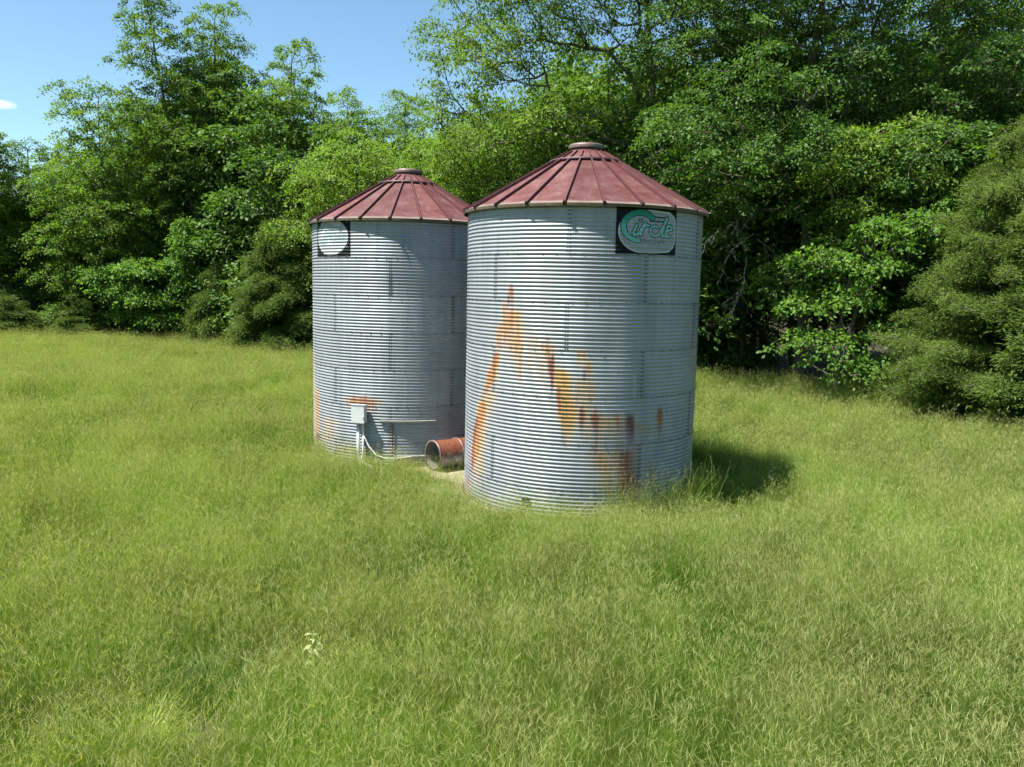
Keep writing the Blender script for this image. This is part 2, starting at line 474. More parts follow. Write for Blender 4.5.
NR = 22; TS = .578; REAVE = RW + .082; RCOL = .68; RTOP = .31
def zr(r): return EAVE + .012 + (REAVE - r) * TS
def bin_roof(root, off, seed):
    rnd = random.Random(seed)
    # red panels: facets between ribs, with a slight sag, and a small turned-down lip
    V = []; W = []; Fc = []; PT = []; tones = [rnd.uniform(.80, 1.12) for _ in range(NR)]
    rs = [REAVE, REAVE - .05, REAVE - .14, REAVE - .3, 1.75, 1.4, 1.05, RCOL - .05]
    per = 6; n = NR * per
    for r in rs:
        for k in range(n):
            a = math.radians(off + 360 / n * k)
            q = (k % per) / per; sag = -.012 * math.sin(math.pi * q) * (r / REAVE)
            V.append((r * math.sin(a), -r * math.cos(a), zr(r) + sag + rnd.uniform(-.0015, .0015)))
            W.append(max(0, 1 - (REAVE - r) / .15) * .9 + .14); PT.append(tones[k // per])
    for i in range(len(rs) - 1):
        for k in range(n):
            Fc.append((i * n + k, i * n + (k + 1) % n, (i + 1) * n + (k + 1) % n, (i + 1) * n + k))
    roof = mesh_obj('roof', np.array(V), np.array(Fc), M_roof, root, True, {'wear': ('FLOAT', W), 'panel': ('FLOAT', PT)})
    mb = MB()
    mb.lathe([(REAVE - .012, EAVE - .035), (REAVE + .002, EAVE - .032), (REAVE + .006, zr(REAVE) + .004), (REAVE - .02, zr(REAVE) + .016 - .004)], 132)
    mb.build('eave_lip', M_lip, roof)
    # upper cone, raised over the lower panels
    V = []; W = []; Fc = []
    rs2 = [RCOL, .56, .44, RTOP - .02]
    for r in rs2:
        for k in range(n):
            a = math.radians(off + 360 / n * k)
            V.append((r * math.sin(a), -r * math.cos(a), zr(r) + .035)); W.append(.15)
    for i in range(len(rs2) - 1):
        for k in range(n): Fc.append((i * n + k, i * n + (k + 1) % n, (i + 1) * n + (k + 1) % n, (i + 1) * n + k))
    up = mesh_obj('upper_cone', np.array(V), np.array(Fc), M_roof, roof, True, {'wear': ('FLOAT', W), 'panel': ('FLOAT', np.ones(len(W)))})
    mb = MB(); zc = zr(RCOL)
    mb.lathe([(RCOL - .02, zc + .062), (RCOL + .03, zc + .052), (RCOL + .042, zc + .018), (RCOL + .02, zc - .012), (RCOL - .04, zc + .01)], 96)
    mb.build('collar_band', M_collar, roof, True)
    mb = MB(); zt = zr(RTOP) + .03
    mb.lathe([(RTOP, zt - .03), (RTOP, zt + .085)], 48)
    mb.build('cap_neck', M_collar, roof, True)
    mb = MB()
    mb.lathe([(RTOP + .022, zt + .045), (RTOP + .03, zt + .10), (RTOP + .012, zt + .125), (.16, zt + .155), (.001, zt + .165)], 48)
    mb.build('roof_cap', M_cap, roof, True)
    # standing ribs: one mesh, copied around
    def rib_mesh(r0, r1, wd, h, lift, flare):
        m_ = MB(); c0 = Vector((0, -r0, zr(r0) + lift)); c1 = Vector((0, -r1, zr(r1) + lift))
        nrm = Vector((0, -TS, 1)).normalized()
        def prof(c, k=1.0):
            return [c + Vector((-wd * k, 0, 0)), c + Vector((-wd * .7 * k, 0, 0)) + nrm * h, c + Vector((wd * .7 * k, 0, 0)) + nrm * h, c + Vector((wd * k, 0, 0))]
        m_.add(prof(c0) + prof(c1, flare), [[0, 4, 5, 1], [1, 5, 6, 2], [2, 6, 7, 3], [0, 1, 2, 3], [7, 6, 5, 4]])
        return m_
    def ring_of(first, mb_, mat):
        o = mb_.build(first, mat, roof); o.rotation_euler = (0, 0, math.radians(off))
        for k in range(1, NR):
            c = o.copy(); COL.objects.link(c); c.parent = roof; c.rotation_euler = (0, 0, math.radians(off + 360 / NR * k))
    ring_of('roof_rib', rib_mesh(REAVE - .03, RCOL + .02, .022, .055, -.004, .8), M_rib)
    ring_of('rib_end_cap', rib_mesh(REAVE + .014, REAVE - .07, .030, .066, -.020, .9), M_collar)
    ring_of('upper_rib', rib_mesh(RCOL - .03, RTOP + .08, .013, .038, .03, .9), M_rib)
    tab = MB()
    tab.box((0, -(RTOP + .075), zr(RTOP + .075) + .058), (.045, .07, .03), Matrix.Rotation(math.atan(TS), 3, 'X').inverted())
    return roof

def make_bin(loc, streaks, seed, seam0, rib_off, sign, fade, pales):
    root = empty('grain_bin', loc)
    V, Fq, at = bin_wall(streaks, seed, seam0, pales)
    wall = mesh_obj('wall', V, Fq, M_galv, root, True, at)
    bolts(seam0, seed).build('seam_bolts', M_bolt, wall)
    bin_roof(root, rib_off, seed)
    badge(sign[0], sign[1], root, fade)
    return root

B1 = (1.335, 15.969, 0); B2 = (-2.597, 19.886, 0)
st1 = [  # (angle,z) paths on the sheet
    ([(-38.3, 4.12), (-38, 3.70)], 1.9, .95, .55), ([(-39.3, 4.0), (-39, 3.62)], .8, 1.0, 1.0),
    ([(-41.5, 3.85), (-41.2, 2.85)], 1.2, .75, .35), ([(-37.5, 3.75), (-36.6, 3.0)], 2.4, .72, .3), ([(-33.2, 3.7), (-32.4, 2.2)], 1.3, .62, .15),
    ([(-45, 2.95), (-51, 2.3), (-58.7, 1.9)], 2.6, .85, .35),
    ([(-55, 2.05), (-61, 1.3), (-64.5, .6)], 3.2, .9, .3), ([(-60, 1.75), (-65.5, 1.0), (-67, .5)], 1.7, 1.0, .75), ([(-62, .8), (-64, .25)], 2.6, .6, .1),
    ([(-72.5, .45), (-73, .0)], 4.5, .8, .6),
    ([(-19.5, 3.3), (-18.5, 2.95)], 1.5, .75, .5), ([(-17.2, 2.95), (-16.5, 2.15)], .9, 1.0, 1.0), ([(-18, 2.9), (-17, 2.4)], 2.0, .55, .4),
    ([(-14, 2.72), (-9.5, 2.0), (-9.2, 1.42)], 3.0, .98, .12), ([(-13.5, 2.6), (-12.8, 1.7)], 1.3, .85, .45),
    ([(-4.5, 3.08), (-3.8, 2.7)], 2.4, .8, .1), ([(-1.2, 2.9), (1.0, 2.25)], 1.2, .7, .2), ([(-2.7, 2.72), (-2.6, 2.4)], .6, .9, .9),
    ([(-6.5, 2.2), (-6, 1.4)], 1.2, .6, .1),
    ([(-3.5, 2.1), (-2.8, 1.4)], .9, .9, .8), ([(2.3, 2.0), (3.2, 1.38)], 1.8, .85, .75), ([(2.8, 2.1), (3.4, .9)], 1.0, .6, .5),
    ([(7.5, 1.75), (7.5, 1.38)], 5.5, .55, .15), ([(13.5, 1.7), (14, 1.38)], 5.5, .55, .1),
    ([(18.3, 1.95), (19.2, 1.37)], 1.8, 1.0, .95), ([(19.5, 1.6), (20.5, 1.36)], 2.4, .7, .5),
    ([(24, 1.65), (24.5, 1.4)], 5.0, .5, .15), ([(34.6, 2.05), (35.6, 1.38)], 1.5, .85, .45),
    ([(6.5, 1.36), (7.5, .55)], 3.6, .60, .12), ([(12.5, 1.36), (13, .5)], 3.0, .55, .1), ([(18.5, 1.36), (19.5, .15)], 2.6, .68, .55),
    ([(-42.5, 3.5), (-46, 2.7)], 2.6, .62, .3), ([(-36, 3.75), (-34, 2.6)], 5.0, .6, .2), ([(-21, 3.2), (-14, 2.3)], 3.0, .6, .25), ([(12, 2.0), (13, 1.36)], 3.0, .62, .3), ([(4, 1.36), (5, .6)], 1.6, .55, .35), ([(15.5, 1.36), (16, .2)], 2.0, .66, .5), ([(-27, 3.3), (-22, 2.4)], 5.0, .42, .1), ([(5, 1.95), (6, 1.36)], 12, .60, .1), ([(26, 1.8), (27, 1.38)], 8, .52, .15), ([(8, 1.36), (10, .3)], 8, .44, .12), ([(-2.5, 2.6), (-1, 1.4)], 4, .55, .1), ([(-24, 3.1), (-20, 2.2)], 3.5, .42, .1), ([(-57, 1.5), (-61, .3)], 5, .5, .1), ([(17, 1.5), (18, .1)], 7, .44, .25), ([(-9, 2.4), (-8, 1.4)], 5, .5, .1), ([(-50, 2.3), (-60, 1.0)], 5.0, .5, .08),
    ([(22, .9), (24, .1)], 4.5, .52, .35), ([(29, 1.2), (33, .3)], 1.3, .55, .2), ([(0, 1.36), (0, .7)], 2.0, .4, .1)]
bin1 = make_bin(B1, st1, 3, (-11, -48), 3.3, (9.0, 40.2), False,
                [(-30, 2.0, 40, 3.0, .4), (14, 3.5, 6, .9, .35), (20.5, 2.4, .5, .25, 1.2)])
tag(bin1, 'nearer and larger of the two corrugated grain bins with orange rust streaks and teal badge', 'grain bin')
st2 = [([(-19, 1.60), (-19, 1.36)], 8, 1.7, .4), ([(-12, 1.45), (-12, 1.2)], 3.5, .7, .4),
       ([(-62, 1.7), (-60, .2)], 4.5, .62, .2), ([(-60, .6), (-59.5, .05)], 4.0, .95, .9), ([(-70, 2.6), (-70, .1)], 6, .4, .1),
       ([(-45, 1.1), (-46, .15)], 9, .42, .08), ([(-28, .5), (-28, .0)], 10, .5, .15)]
bin2 = make_bin(B2, st2, 8, (-38, -2), -2.0, (-56.8, -26.0), True, [(-50, 3.0, 25, 3.5, .35), (5, .7, 16, .36, -.2)])
tag(bin2, 'farther and smaller looking grain bin with a bleached badge, behind the electrical box', 'grain bin')

def cyl_pt(B, a, z, r): 
    return Vector((B[0] + r * math.sin(math.radians(a)), B[1] - r * math.cos(math.radians(a)), z))
def local(a, z, r): return Vector((r * math.sin(math.radians(a)), -r * math.cos(math.radians(a)), z))

# small round outlet at the foot of the near bin
mb = MB(); Mo = Matrix.Translation(local(-27.5, .30, RW + .001)) @ Matrix.Rotation(math.radians(-27.5), 4, 'Z') @ Matrix.Rotation(math.pi / 2, 4, 'X')
mb.lathe([(.075, -.01), (.085, .02), (.065, .025), (.06, -.005), (.001, -.006)], 20, Mo)
mb.build('outlet_plug', M_dark, bin1, True)
# foot flashing around each bin: thin base angle
for b in (bin1, bin2):
    mb = MB(); mb.lathe([(RW + .012, .0), (RW + .012, .05), (RW + .06, .045), (RW + .06, .0)], 96)
    mb.build('base_angle', M_rustbar, b, True)

# unloading hatch on the far bin: ledge, side bar, sill
def strip(a0, a1, z0, z1, r0, r1, n=24):
    m_ = MB(); vs = []; fs = []
    for k in range(n + 1):
        a = a0 + (a1 - a0) * k / n
        vs += [local(a, z0, r0), local(a, z0 - .012, r1), local(a, z1 - .012, r1), local(a, z1, r0)]
    for k in range(n):
        b = k * 4
        for q in range(4): fs.append([b + q, b + (q + 1) % 4, b + 4 + (q + 1) % 4, b + 4 + q])
    fs += [[0, 1, 2, 3], [n * 4 + 3, n * 4 + 2, n * 4 + 1, n * 4]]
    m_.add(vs, fs); return m_
strip(-7.5, 24, 1.085, 1.06, RW - .004, RW + .055).build('hatch_ledge', M_ledge, bin2)
strip(0, 27, .30, .26, RW - .004, RW + .07).build('hatch_sill', M_ledge, bin2)
m_ = MB(); m_.tube([local(-.5, .28, RW + .03), local(-.4, 1.0, RW + .025)], .013, 8); m_.build('hatch_bar', M_rustbar, bin2)

# electrical box on conduits in front of the far bin
bx = cyl_pt(B2, -18.4, 0, RW + .13)
ebox = empty('electrical_box', bx, math.radians(-14))
tag(ebox, 'pale grey metal electrical box on two conduits against the far grain bin', 'electrical box')
mb = MB(); mb.box((0, 0, 1.22), (.30, .15, .40), bevel=.008); mb.build('enclosure', M_box, ebox)
mb = MB(); mb.box((0, -.085, 1.222), (.312, .018, .412), bevel=.006); mb.box((.0, -.078, 1.425), (.325, .05, .014)); cov = mb.build('cover', M_box, ebox)
mb = MB(); mb.box((.13, -.098, 1.14), (.02, .012, .05), bevel=.003); mb.build('latch', M_pipe, cov)
mb = MB(); mb.tube([(-.03, .0, 1.02), (-.03, .0, .35), (-.01, -.02, .22), (.07, -.05, .12), (.10, -.05, .02)], .038, 10); mb.build('conduit', M_pipe, ebox, True)
mb = MB(); mb.tube([(.085, .0, 1.02), (.085, .01, .4), (.07, -.02, .22), (.07, -.05, .08)], .022, 10); mb.build('conduit', M_pvc, ebox, True)
mb = MB(); mb.tube([(.07, -.055, .16), (.22, -.10, .10), (.36, -.16, .08), (.44, -.19, .03)], .036, 10); mb.build('pipe_elbow', M_pvc, ebox, True)
mb = MB(); mb.tube([(.10, -.005, .75), (.14, .0, .66), (.24, -.03, .50), (.42, -.06, .33), (.62, -.02, .26), (.9, .06, .27), (1.15, .18, .30)], .013, 6); mb.build('cable', M_pvc, ebox, True)

# old aeration duct lying between the bins
def duct_mat():
    m, nt, out = new_mat('rusty_duct')
    ob = N(nt, 'ShaderNodeTexCoord').outputs['Object']
    f = noise(nt, ob, 3.2, 6, .65, .4)
    rust = attr(nt, 'rust')
    mk = mth(nt, 'MULTIPLY', mth(nt, 'SUBTRACT', rust, mth(nt, 'MULTIPLY', f, .95), clamp=True), 4.5, clamp=True)
    g = noise(nt, ob, 16, 5, .7)
    col = mix(nt, mk, ramp(nt, g, [(.3, (.13, .135, .13)), (.7, (.30, .305, .295))]), ramp(nt, g, [(.3, (.075, .022, .011)), (.7, (.17, .055, .026))]))
    p = principled(nt, out, col, .5); nt.links.new(mth(nt, 'SUBTRACT', .6, mth(nt, 'MULTIPLY', mk, .55), clamp=True), p.inputs['Metallic'])
    return m
M_duct = duct_mat()
duct = empty('aeration_duct', (-1.69, 17.35, .03))
tag(duct, 'short round metal duct with rusty orange top lying between the bins', 'duct')
ax = Vector((.80, .60, .0)).normalized(); rd = .315
zax = ax; xax = Vector((0, 0, 1)).cross(zax).normalized(); yax = zax.cross(xax)
MD = Matrix((( xax.x, yax.x, zax.x, 0), (xax.y, yax.y, zax.y, 0), (xax.z, yax.z, zax.z, rd + .03), (0, 0, 0, 1)))
def duct_shell(prof, n=48):
    vs = []; fs = []; ru = []
    for (r, z) in prof:
        for k in range(n):
            t = 2 * math.pi * k / n
            vs.append(MD @ Vector((r * math.cos(t), r * math.sin(t), z))); ru.append(.36 + .52 * math.sin(t - .35))
    for i in range(len(prof) - 1):
        for k in range(n): fs.append((i * n + k, i * n + (k + 1) % n, (i + 1) * n + (k + 1) % n, (i + 1) * n + k))
    return np.array([tuple(v) for v in vs]), np.array(fs), ru
V, Fq, ru = duct_shell([(rd, 0), (rd, .30), (rd, .62), (rd, .66), (rd, 1.3)])
mesh_obj('barrel', V, Fq, M_duct, duct, True, {'rust': ('FLOAT', ru)})
V, Fq, ru = duct_shell([(rd - .012, 1.3), (rd - .012, .0)]); mesh_obj('liner', V, Fq, M_duct, duct, True, {'rust': ('FLOAT', np.array(ru) * .3)})
for z in (.0, .60):
    mb = MB(); mb.lathe([(rd - .014, z - .012), (rd + .022, z - .012), (rd + .022, z + .022), (rd + .001, z + .024)], 48, MD); mb.build('flange_ring', M_cap, duct, True)
mb = MB(); mb.lathe([(rd - .02, .75), (.10, .72), (.001, .68)], 32, MD); mb.build('fan_hub', M_pipe, duct, True)

# ------------------------------------------------------------------ ground
BX = np.array([-160, -100, -60, -34.3, -29.5, -22.4, -17.1, -12.4, -4.6, 2.0, 8.16, 10.35, 13.0, 15.0, 15.9, 17.5, 21.0, 27.0, 34.0, 60.0, 160.0])
BY = np.array([40, 46, 52.5, 55.3, 57.4, 57.4, 51.5, 50.4, 49.0, 42.5, 35.4, 33.8, 31.2, 28.6, 25.5, 21.0, 16.0, 11.0, 6.0, -5.0, -40.0])
BX = BX * .9; BY = BY * .9
def edge_y(x): return np.interp(x, BX, BY)
def ground_h(x, y):
    d1 = np.hypot(x - 0, y - 17.5)
    m = np.clip((d1 - 5) / 8, 0, 1)
    h = .10 * np.sin(x * .21 + 1.3) * np.sin(y * .17 + .4) + .05 * np.sin(x * .63 + y * .41) + .035 * np.sin(x * 1.3 - y * .9 + 2)
    far = np.clip((np.hypot(x, y - 20) - 120) / 400, 0, 1)
    return h * m * (1 - far)
def dens_axis(c, fine, fs, far):
    a = list(np.arange(-fine, fine + .01, fs)); s = fs
    while a[-1] < far:
        s *= 1.25; a.append(a[-1] + s); a.insert(0, a[0] - s)
    return np.array(a) + c
gx = dens_axis(0, 45, .6, 900); gy = dens_axis(28, 36, .6, 900)
GX, GY = np.meshgrid(gx, gy); GZ = ground_h(GX, GY)
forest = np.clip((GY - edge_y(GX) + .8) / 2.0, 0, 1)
V = np.stack([GX, GY, GZ], -1).reshape(-1, 3)
nx_, ny_ = len(gx), len(gy)
i = np.arange(ny_ - 1)[:, None] * nx_; j = np.arange(nx_ - 1)[None, :]
Fq = np.stack([i + j, i + j + 1, i + nx_ + j + 1, i + nx_ + j], -1).reshape(-1, 4)
m, nt, out = new_mat('meadow_ground')
pos = N(nt, 'ShaderNodeNewGeometry').outputs['Position']
f1 = noise(nt, pos, .35, 5, .6); f2 = noise(nt, pos, 14, 5, .75)
gcol = ramp(nt, f2, [(.25, (.035, .045, .012)), (.5, (.075, .095, .022)), (.75, (.13, .13, .05))])
gcol = mix(nt, ramp(nt, f1, [(.45, (0, 0, 0)), (.7, (.6, .6, .6))]), gcol, (.11, .10, .045))
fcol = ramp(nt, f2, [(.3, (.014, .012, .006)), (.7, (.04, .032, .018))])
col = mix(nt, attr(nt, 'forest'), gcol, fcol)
principled(nt, out, col, .95, bump=f2, bstr=.6, bdist=.05, spec=.1)
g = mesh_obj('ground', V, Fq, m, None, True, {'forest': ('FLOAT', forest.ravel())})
tag(g, kind='structure')

# concrete pad under and between the bins
bm = bmesh.new()
poly = []
def hull(pts):
    pts = sorted(set((round(a, 3), round(b, 3)) for a, b in pts))
    def half(P):
        h = []
        for p in P:
            while len(h) > 1 and (h[-1][0] - h[-2][0]) * (p[1] - h[-2][1]) - (h[-1][1] - h[-2][1]) * (p[0] - h[-2][0]) <= 0: h.pop()
            h.append(p)
        return h
    a = half(pts); b = half(pts[::-1]); return a[:-1] + b[:-1]
PADR = RW + .16
pp = [(B[0] + PADR * math.cos(t), B[1] + PADR * math.sin(t)) for B in (B1, B2) for t in np.linspace(0, 2 * math.pi, 48, endpoint=False)]
poly = hull(pp)
top = [bm.verts.new((x, y, .045)) for x, y in poly]; bot = [bm.verts.new((x, y, -.1)) for x, y in poly]
bm.faces.new(top)
for k in range(len(poly)): bm.faces.new((bot[k], bot[(k + 1) % len(poly)], top[(k + 1) % len(poly)], top[k]))
me = bpy.data.meshes.new('concrete_pad'); bm.to_mesh(me); bm.free(); me.materials.append(M_concrete)
o = bpy.data.objects.new('concrete_pad', me); COL.objects.link(o); tag(o, kind='structure')

# ------------------------------------------------------------------ meadow grass
def grass_mat(name, c_dark, c_mid, c_light, straw):
    m, nt, out = new_mat(name)
    pos = N(nt, 'ShaderNodeNewGeometry').outputs['Position']
    oi = N(nt, 'ShaderNodeObjectInfo').outputs['Random']
    big = noise(nt, pos, .22, 4, .6, .5); med = noise(nt, pos, 1.1, 4, .6)
    bl = attr(nt, 'blade')
    v = mth(nt, 'ADD', mth(nt, 'MULTIPLY', big, .80), mth(nt, 'ADD', mth(nt, 'MULTIPLY', med, .60), mth(nt, 'ADD', mth(nt, 'MULTIPLY', oi, .10), mth(nt, 'MULTIPLY', bl, .25))))
    col = ramp(nt, v, [(.70, c_dark), (.86, c_mid), (1.0, c_light)])
    dry = noise(nt, pos, .75, 6, .68, .6)
    dm = ramp(nt, mth(nt, 'ADD', dry, mth(nt, 'MULTIPLY', mth(nt, 'SUBTRACT', bl, .5), .35)), [(.49, (0, 0, 0)), (.72, (.85, .85, .85))])
    col = mix(nt, dm, col, straw)
    head = attr(nt, 'head')
    col = mix(nt, mth(nt, 'MULTIPLY', head, .85), col, (.36, .37, .16))
    d = N(nt, 'ShaderNodeBsdfPrincipled', inp={'Roughness': .6, 'Specular IOR Level': .12}); nt.links.new(col, d.inputs['Base Color'])
    t = N(nt, 'ShaderNodeBsdfTranslucent'); nt.links.new(mix(nt, 1.0, col, (1.35, 1.35, .55), 'MULTIPLY'), t.inputs[0])
    s = N(nt, 'ShaderNodeMixShader', inp={0: .48}); nt.links.new(d.outputs[0], s.inputs[1]); nt.links.new(t.outputs[0], s.inputs[2])
    nt.links.new(s.outputs[0], out.inputs[0])
    return m
M_grass = grass_mat('meadow_grass', (.050, .120, .011), (.132, .252, .025), (.238, .368, .064), (.30, .262, .120))
M_lush = grass_mat('lush_weed', (.032, .085, .014), (.066, .14, .02), (.11, .19, .03), (.16, .17, .05))

def clump(seed, n, hmin, hmax, wid, lean, rad, heads, mat, curl=.35):
    """ribbons of grass; heads = share of stems that carry a nodding seed head"""
    rng = np.random.default_rng(seed)
    V = []; Fc = []; B = []; Hd = []
    for b in range(n):
        r = rad * math.sqrt(rng.random()); t = rng.uniform(0, 6.283)
        base = np.array([r * math.cos(t), r * math.sin(t), -.02])
        hgt = rng.uniform(hmin, hmax); az = rng.uniform(0, 6.283)
        ld = np.array([math.cos(az), math.sin(az), 0]); le = abs(rng.normal(0, lean)) * hgt
        sd = rng.uniform(0, 6.283); side = np.array([math.cos(sd), math.sin(sd), 0])
        ww = wid * rng.uniform(.6, 1.25); tint = rng.random()
        is_h = rng.random() < heads
        if is_h: hgt *= 1.35; ww *= .55
        ns = 4; n0 = len(V)
        for k in range(ns + 1):
            q = k / ns
            p = base + np.array([0, 0, hgt * (q - curl * .35 * q * q * le / hgt)]) + ld * le * q ** 2
            tw = ww * (1 - q ** 1.6) if not is_h else ww * (1 - .3 * q)
            tw = max(tw, ww * .08)
            V.append(p - side * tw / 2); V.append(p + side * tw / 2); B += [tint, tint]; Hd += [0, 0]
        for k in range(ns): Fc.append((n0 + 2 * k, n0 + 2 * k + 1, n0 + 2 * k + 3, n0 + 2 * k + 2))
        if is_h:
            tip = base + np.array([0, 0, hgt * (1 - curl * .35 * le / hgt)]) + ld * le
            L = rng.uniform(.05, .11); dr = ld * .55 + np.array([0, 0, rng.uniform(.2, 1.2)]); dr /= np.linalg.norm(dr)
            for s_ in (side, np.cross(dr, side)):
                n0 = len(V); hw = rng.uniform(.0014, .0030)
                for q, kk in ((0, .3), (.35, 1.0), (.75, .7), (1, .1)):
                    V.append(tip + dr * L * q - s_ * hw * kk); V.append(tip + dr * L * q + s_ * hw * kk); B += [tint, tint]; Hd += [1, 1]
                for k in range(3): Fc.append((n0 + 2 * k, n0 + 2 * k + 1, n0 + 2 * k + 3, n0 + 2 * k + 2))
    me_o = mesh_obj('grass_clump', np.array(V), np.array(Fc), mat, None, False, {'blade': ('FLOAT', B), 'head': ('FLOAT', Hd)})
    COL.objects.unlink(me_o)
    return me_o
CL = [clump(1, 150, .20, .46, .0034, .13, .24, .05, M_grass), clump(2, 140, .24, .56, .0034, .13, .24, .20, M_grass),
      clump(3, 115, .30, .60, .0032, .12, .22, .42, M_grass), clump(4, 140, .20, .44, .0036, .30, .26, .10, M_grass),
      clump(5, 90, .34, .70, .0032, .14, .22, .55, M_grass), clump(6, 130, .28, .52, .0044, .22, .20, .0, M_lush)]
TALL = [clump(11, 26, .55, 1.0, .0065, .25, .28, .55, M_grass), clump(12, 26, .45, .85, .013, .40, .26, .10, M_lush), clump(13, 26, .5, .95, .0055, .22, .25, .8, M_grass)]

def scatter(name, pts, rot, scl, idx, sources):
    n = len(pts)
    me = bpy.data.meshes.new(name)
    me.vertices.add(n); me.vertices.foreach_set('co', np.asarray(pts, np.float32).ravel())
    a = me.attributes.new('rot', 'FLOAT_VECTOR', 'POINT'); a.data.foreach_set('vector', np.asarray(rot, np.float32).ravel())
    a = me.attributes.new('scl', 'FLOAT_VECTOR', 'POINT'); a.data.foreach_set('vector', np.asarray(scl, np.float32).ravel())
    a = me.attributes.new('idx', 'INT', 'POINT'); a.data.foreach_set('value', np.asarray(idx, np.int32))
    me.update()
    o = bpy.data.objects.new(name, me); COL.objects.link(o)
    ng = bpy.data.node_groups.new(name + '_nodes', 'GeometryNodeTree')
    ng.interface.new_socket('Geometry', in_out='INPUT', socket_type='NodeSocketGeometry')
    ng.interface.new_socket('Geometry', in_out='OUTPUT', socket_type='NodeSocketGeometry')
    gi = ng.nodes.new('NodeGroupInput'); go = ng.nodes.new('NodeGroupOutput')
    jn = ng.nodes.new('GeometryNodeJoinGeometry')
    for s in sources:
        oi = ng.nodes.new('GeometryNodeObjectInfo'); oi.inputs['Object'].default_value = s; oi.inputs['As Instance'].default_value = True
        ng.links.new(oi.outputs['Geometry'], jn.inputs[0])
    ip = ng.nodes.new('GeometryNodeInstanceOnPoints'); ip.inputs['Pick Instance'].default_value = True
    def na(nm, ty):
        x = ng.nodes.new('GeometryNodeInputNamedAttribute'); x.data_type = ty; x.inputs['Name'].default_value = nm
        return [q for q in x.outputs if q.enabled][0]
    er = ng.nodes.new('FunctionNodeEulerToRotation')
    ng.links.new(na('rot', 'FLOAT_VECTOR'), er.inputs[0])
    ng.links.new(gi.outputs[0], ip.inputs['Points']); ng.links.new(jn.outputs[0], ip.inputs['Instance'])
    ng.links.new(er.outputs[0], ip.inputs['Rotation']); ng.links.new(na('scl', 'FLOAT_VECTOR'), ip.inputs['Scale'])
    ng.links.new(na('idx', 'INT'), ip.inputs['Instance Index'])
    ng.links.new(ip.outputs[0], go.inputs[0])
    md = o.modifiers.new('scatter', 'NODES'); md.node_group = ng
    return o

rng = np.random.default_rng(77)
def lownoise(x, y, s, k):
    return (np.sin(x * s + k) * np.cos(y * s * 1.13 + k * 2) + np.sin((x + y) * s * .71 + k * 3) * .7 + np.sin((x - 1.7 * y) * s * 1.9 + k) * .5) / 2.2
P = []
for (y0, y1, den) in ((2, 9, 60), (9, 14, 46), (14, 22, 30), (22, 34, 18), (34, 56, 10)):
    hw = lambda y: .70 * y + 2.5
    W = hw(y1); n = int((y1 - y0) * 2 * W * den)
    x = rng.uniform(-W, W, n); y = rng.uniform(y0, y1, n)
    k = np.abs(x) < hw(y); P.append(np.stack([x[k], y[k]], -1))
P = np.vstack(P); x, y = P[:, 0], P[:, 1]
ey = edge_y(x)
keep = y < ey + rng.normal(-.1, .4, len(x))
for B in (B1, B2): keep &= np.hypot(x - B[0], y - B[1]) > PADR + rng.uniform(-.10, .06, len(x))
def seg_d(x, y, a, b):
    dx, dy = b[0] - a[0], b[1] - a[1]; t = np.clip(((x - a[0]) * dx + (y - a[1]) * dy) / (dx * dx + dy * dy), 0, 1)
    return np.hypot(x - a[0] - t * dx, y - a[1] - t * dy)
keep &= ~((seg_d(x, y, B1, B2) < 1.72) & (rng.random(len(x)) < .97))
# thin, flattened places in the near field
bare = ((np.hypot(x + 2.6, (y - 6.55)) < .42) | (np.hypot(x - 4.6, (y - 6.5)) < .3)) & (rng.random(len(x)) < .88)
keep &= ~bare
x, y = x[keep], y[keep]; n = len(x)
z = ground_h(x, y)
ln = lownoise(x, y, .35, 1.7); l2 = lownoise(x, y, .9, 4.1)
hs = .92 + .20 * ln + .24 * l2 + rng.normal(0, .10, n)
near_bin = np.minimum(np.hypot(x - B1[0], y - B1[1]), np.hypot(x - B2[0], y - B2[1])) - PADR
hs *= np.where(near_bin < .5, 1.1, 1.0)
hs *= np.where((near_bin < 2.3) & (y < 17.5), .32 + .68 * np.clip(near_bin / 2.3, 0, 1), 1.0)
hs *= np.where((near_bin < .7) & (x < -.6), .75, 1.0)
hs = np.clip(hs, .5, 1.7) * np.interp(np.hypot(x, y), [5, 12, 60], [.85, 1.0, 1.15])
wl = np.interp(np.hypot(x, y), [5, 12, 25, 55], [1.0, 1.05, 1.35, 2.0])
r = rng.random(n) + .18 * l2
idx = np.select([r < .22, r < .45, r < .62, r < .80, r < .92], [0, 1, 2, 3, 4], 5)
idx = np.where((l2 < -.62) & (rng.random(n) < .6), 5, idx)
tilt = rng.normal(0, .07, (n, 2)) + .16 * np.stack([lownoise(x, y, .8, 2.2), lownoise(x, y, .7, 5.5)], -1)
lay = lownoise(x, y, 1.3, 9.0) > .75
tilt[lay] += np.array([.0, .45]) * rng.uniform(.4, 1.3, (lay.sum(), 1))
rot = np.stack([tilt[:, 0], tilt[:, 1], rng.uniform(0, 6.283, n)], -1)
gr = scatter('meadow_grass', np.stack([x, y, z], -1), rot, np.stack([wl, wl, hs], -1), idx, CL)
tag(gr, kind='stuff')

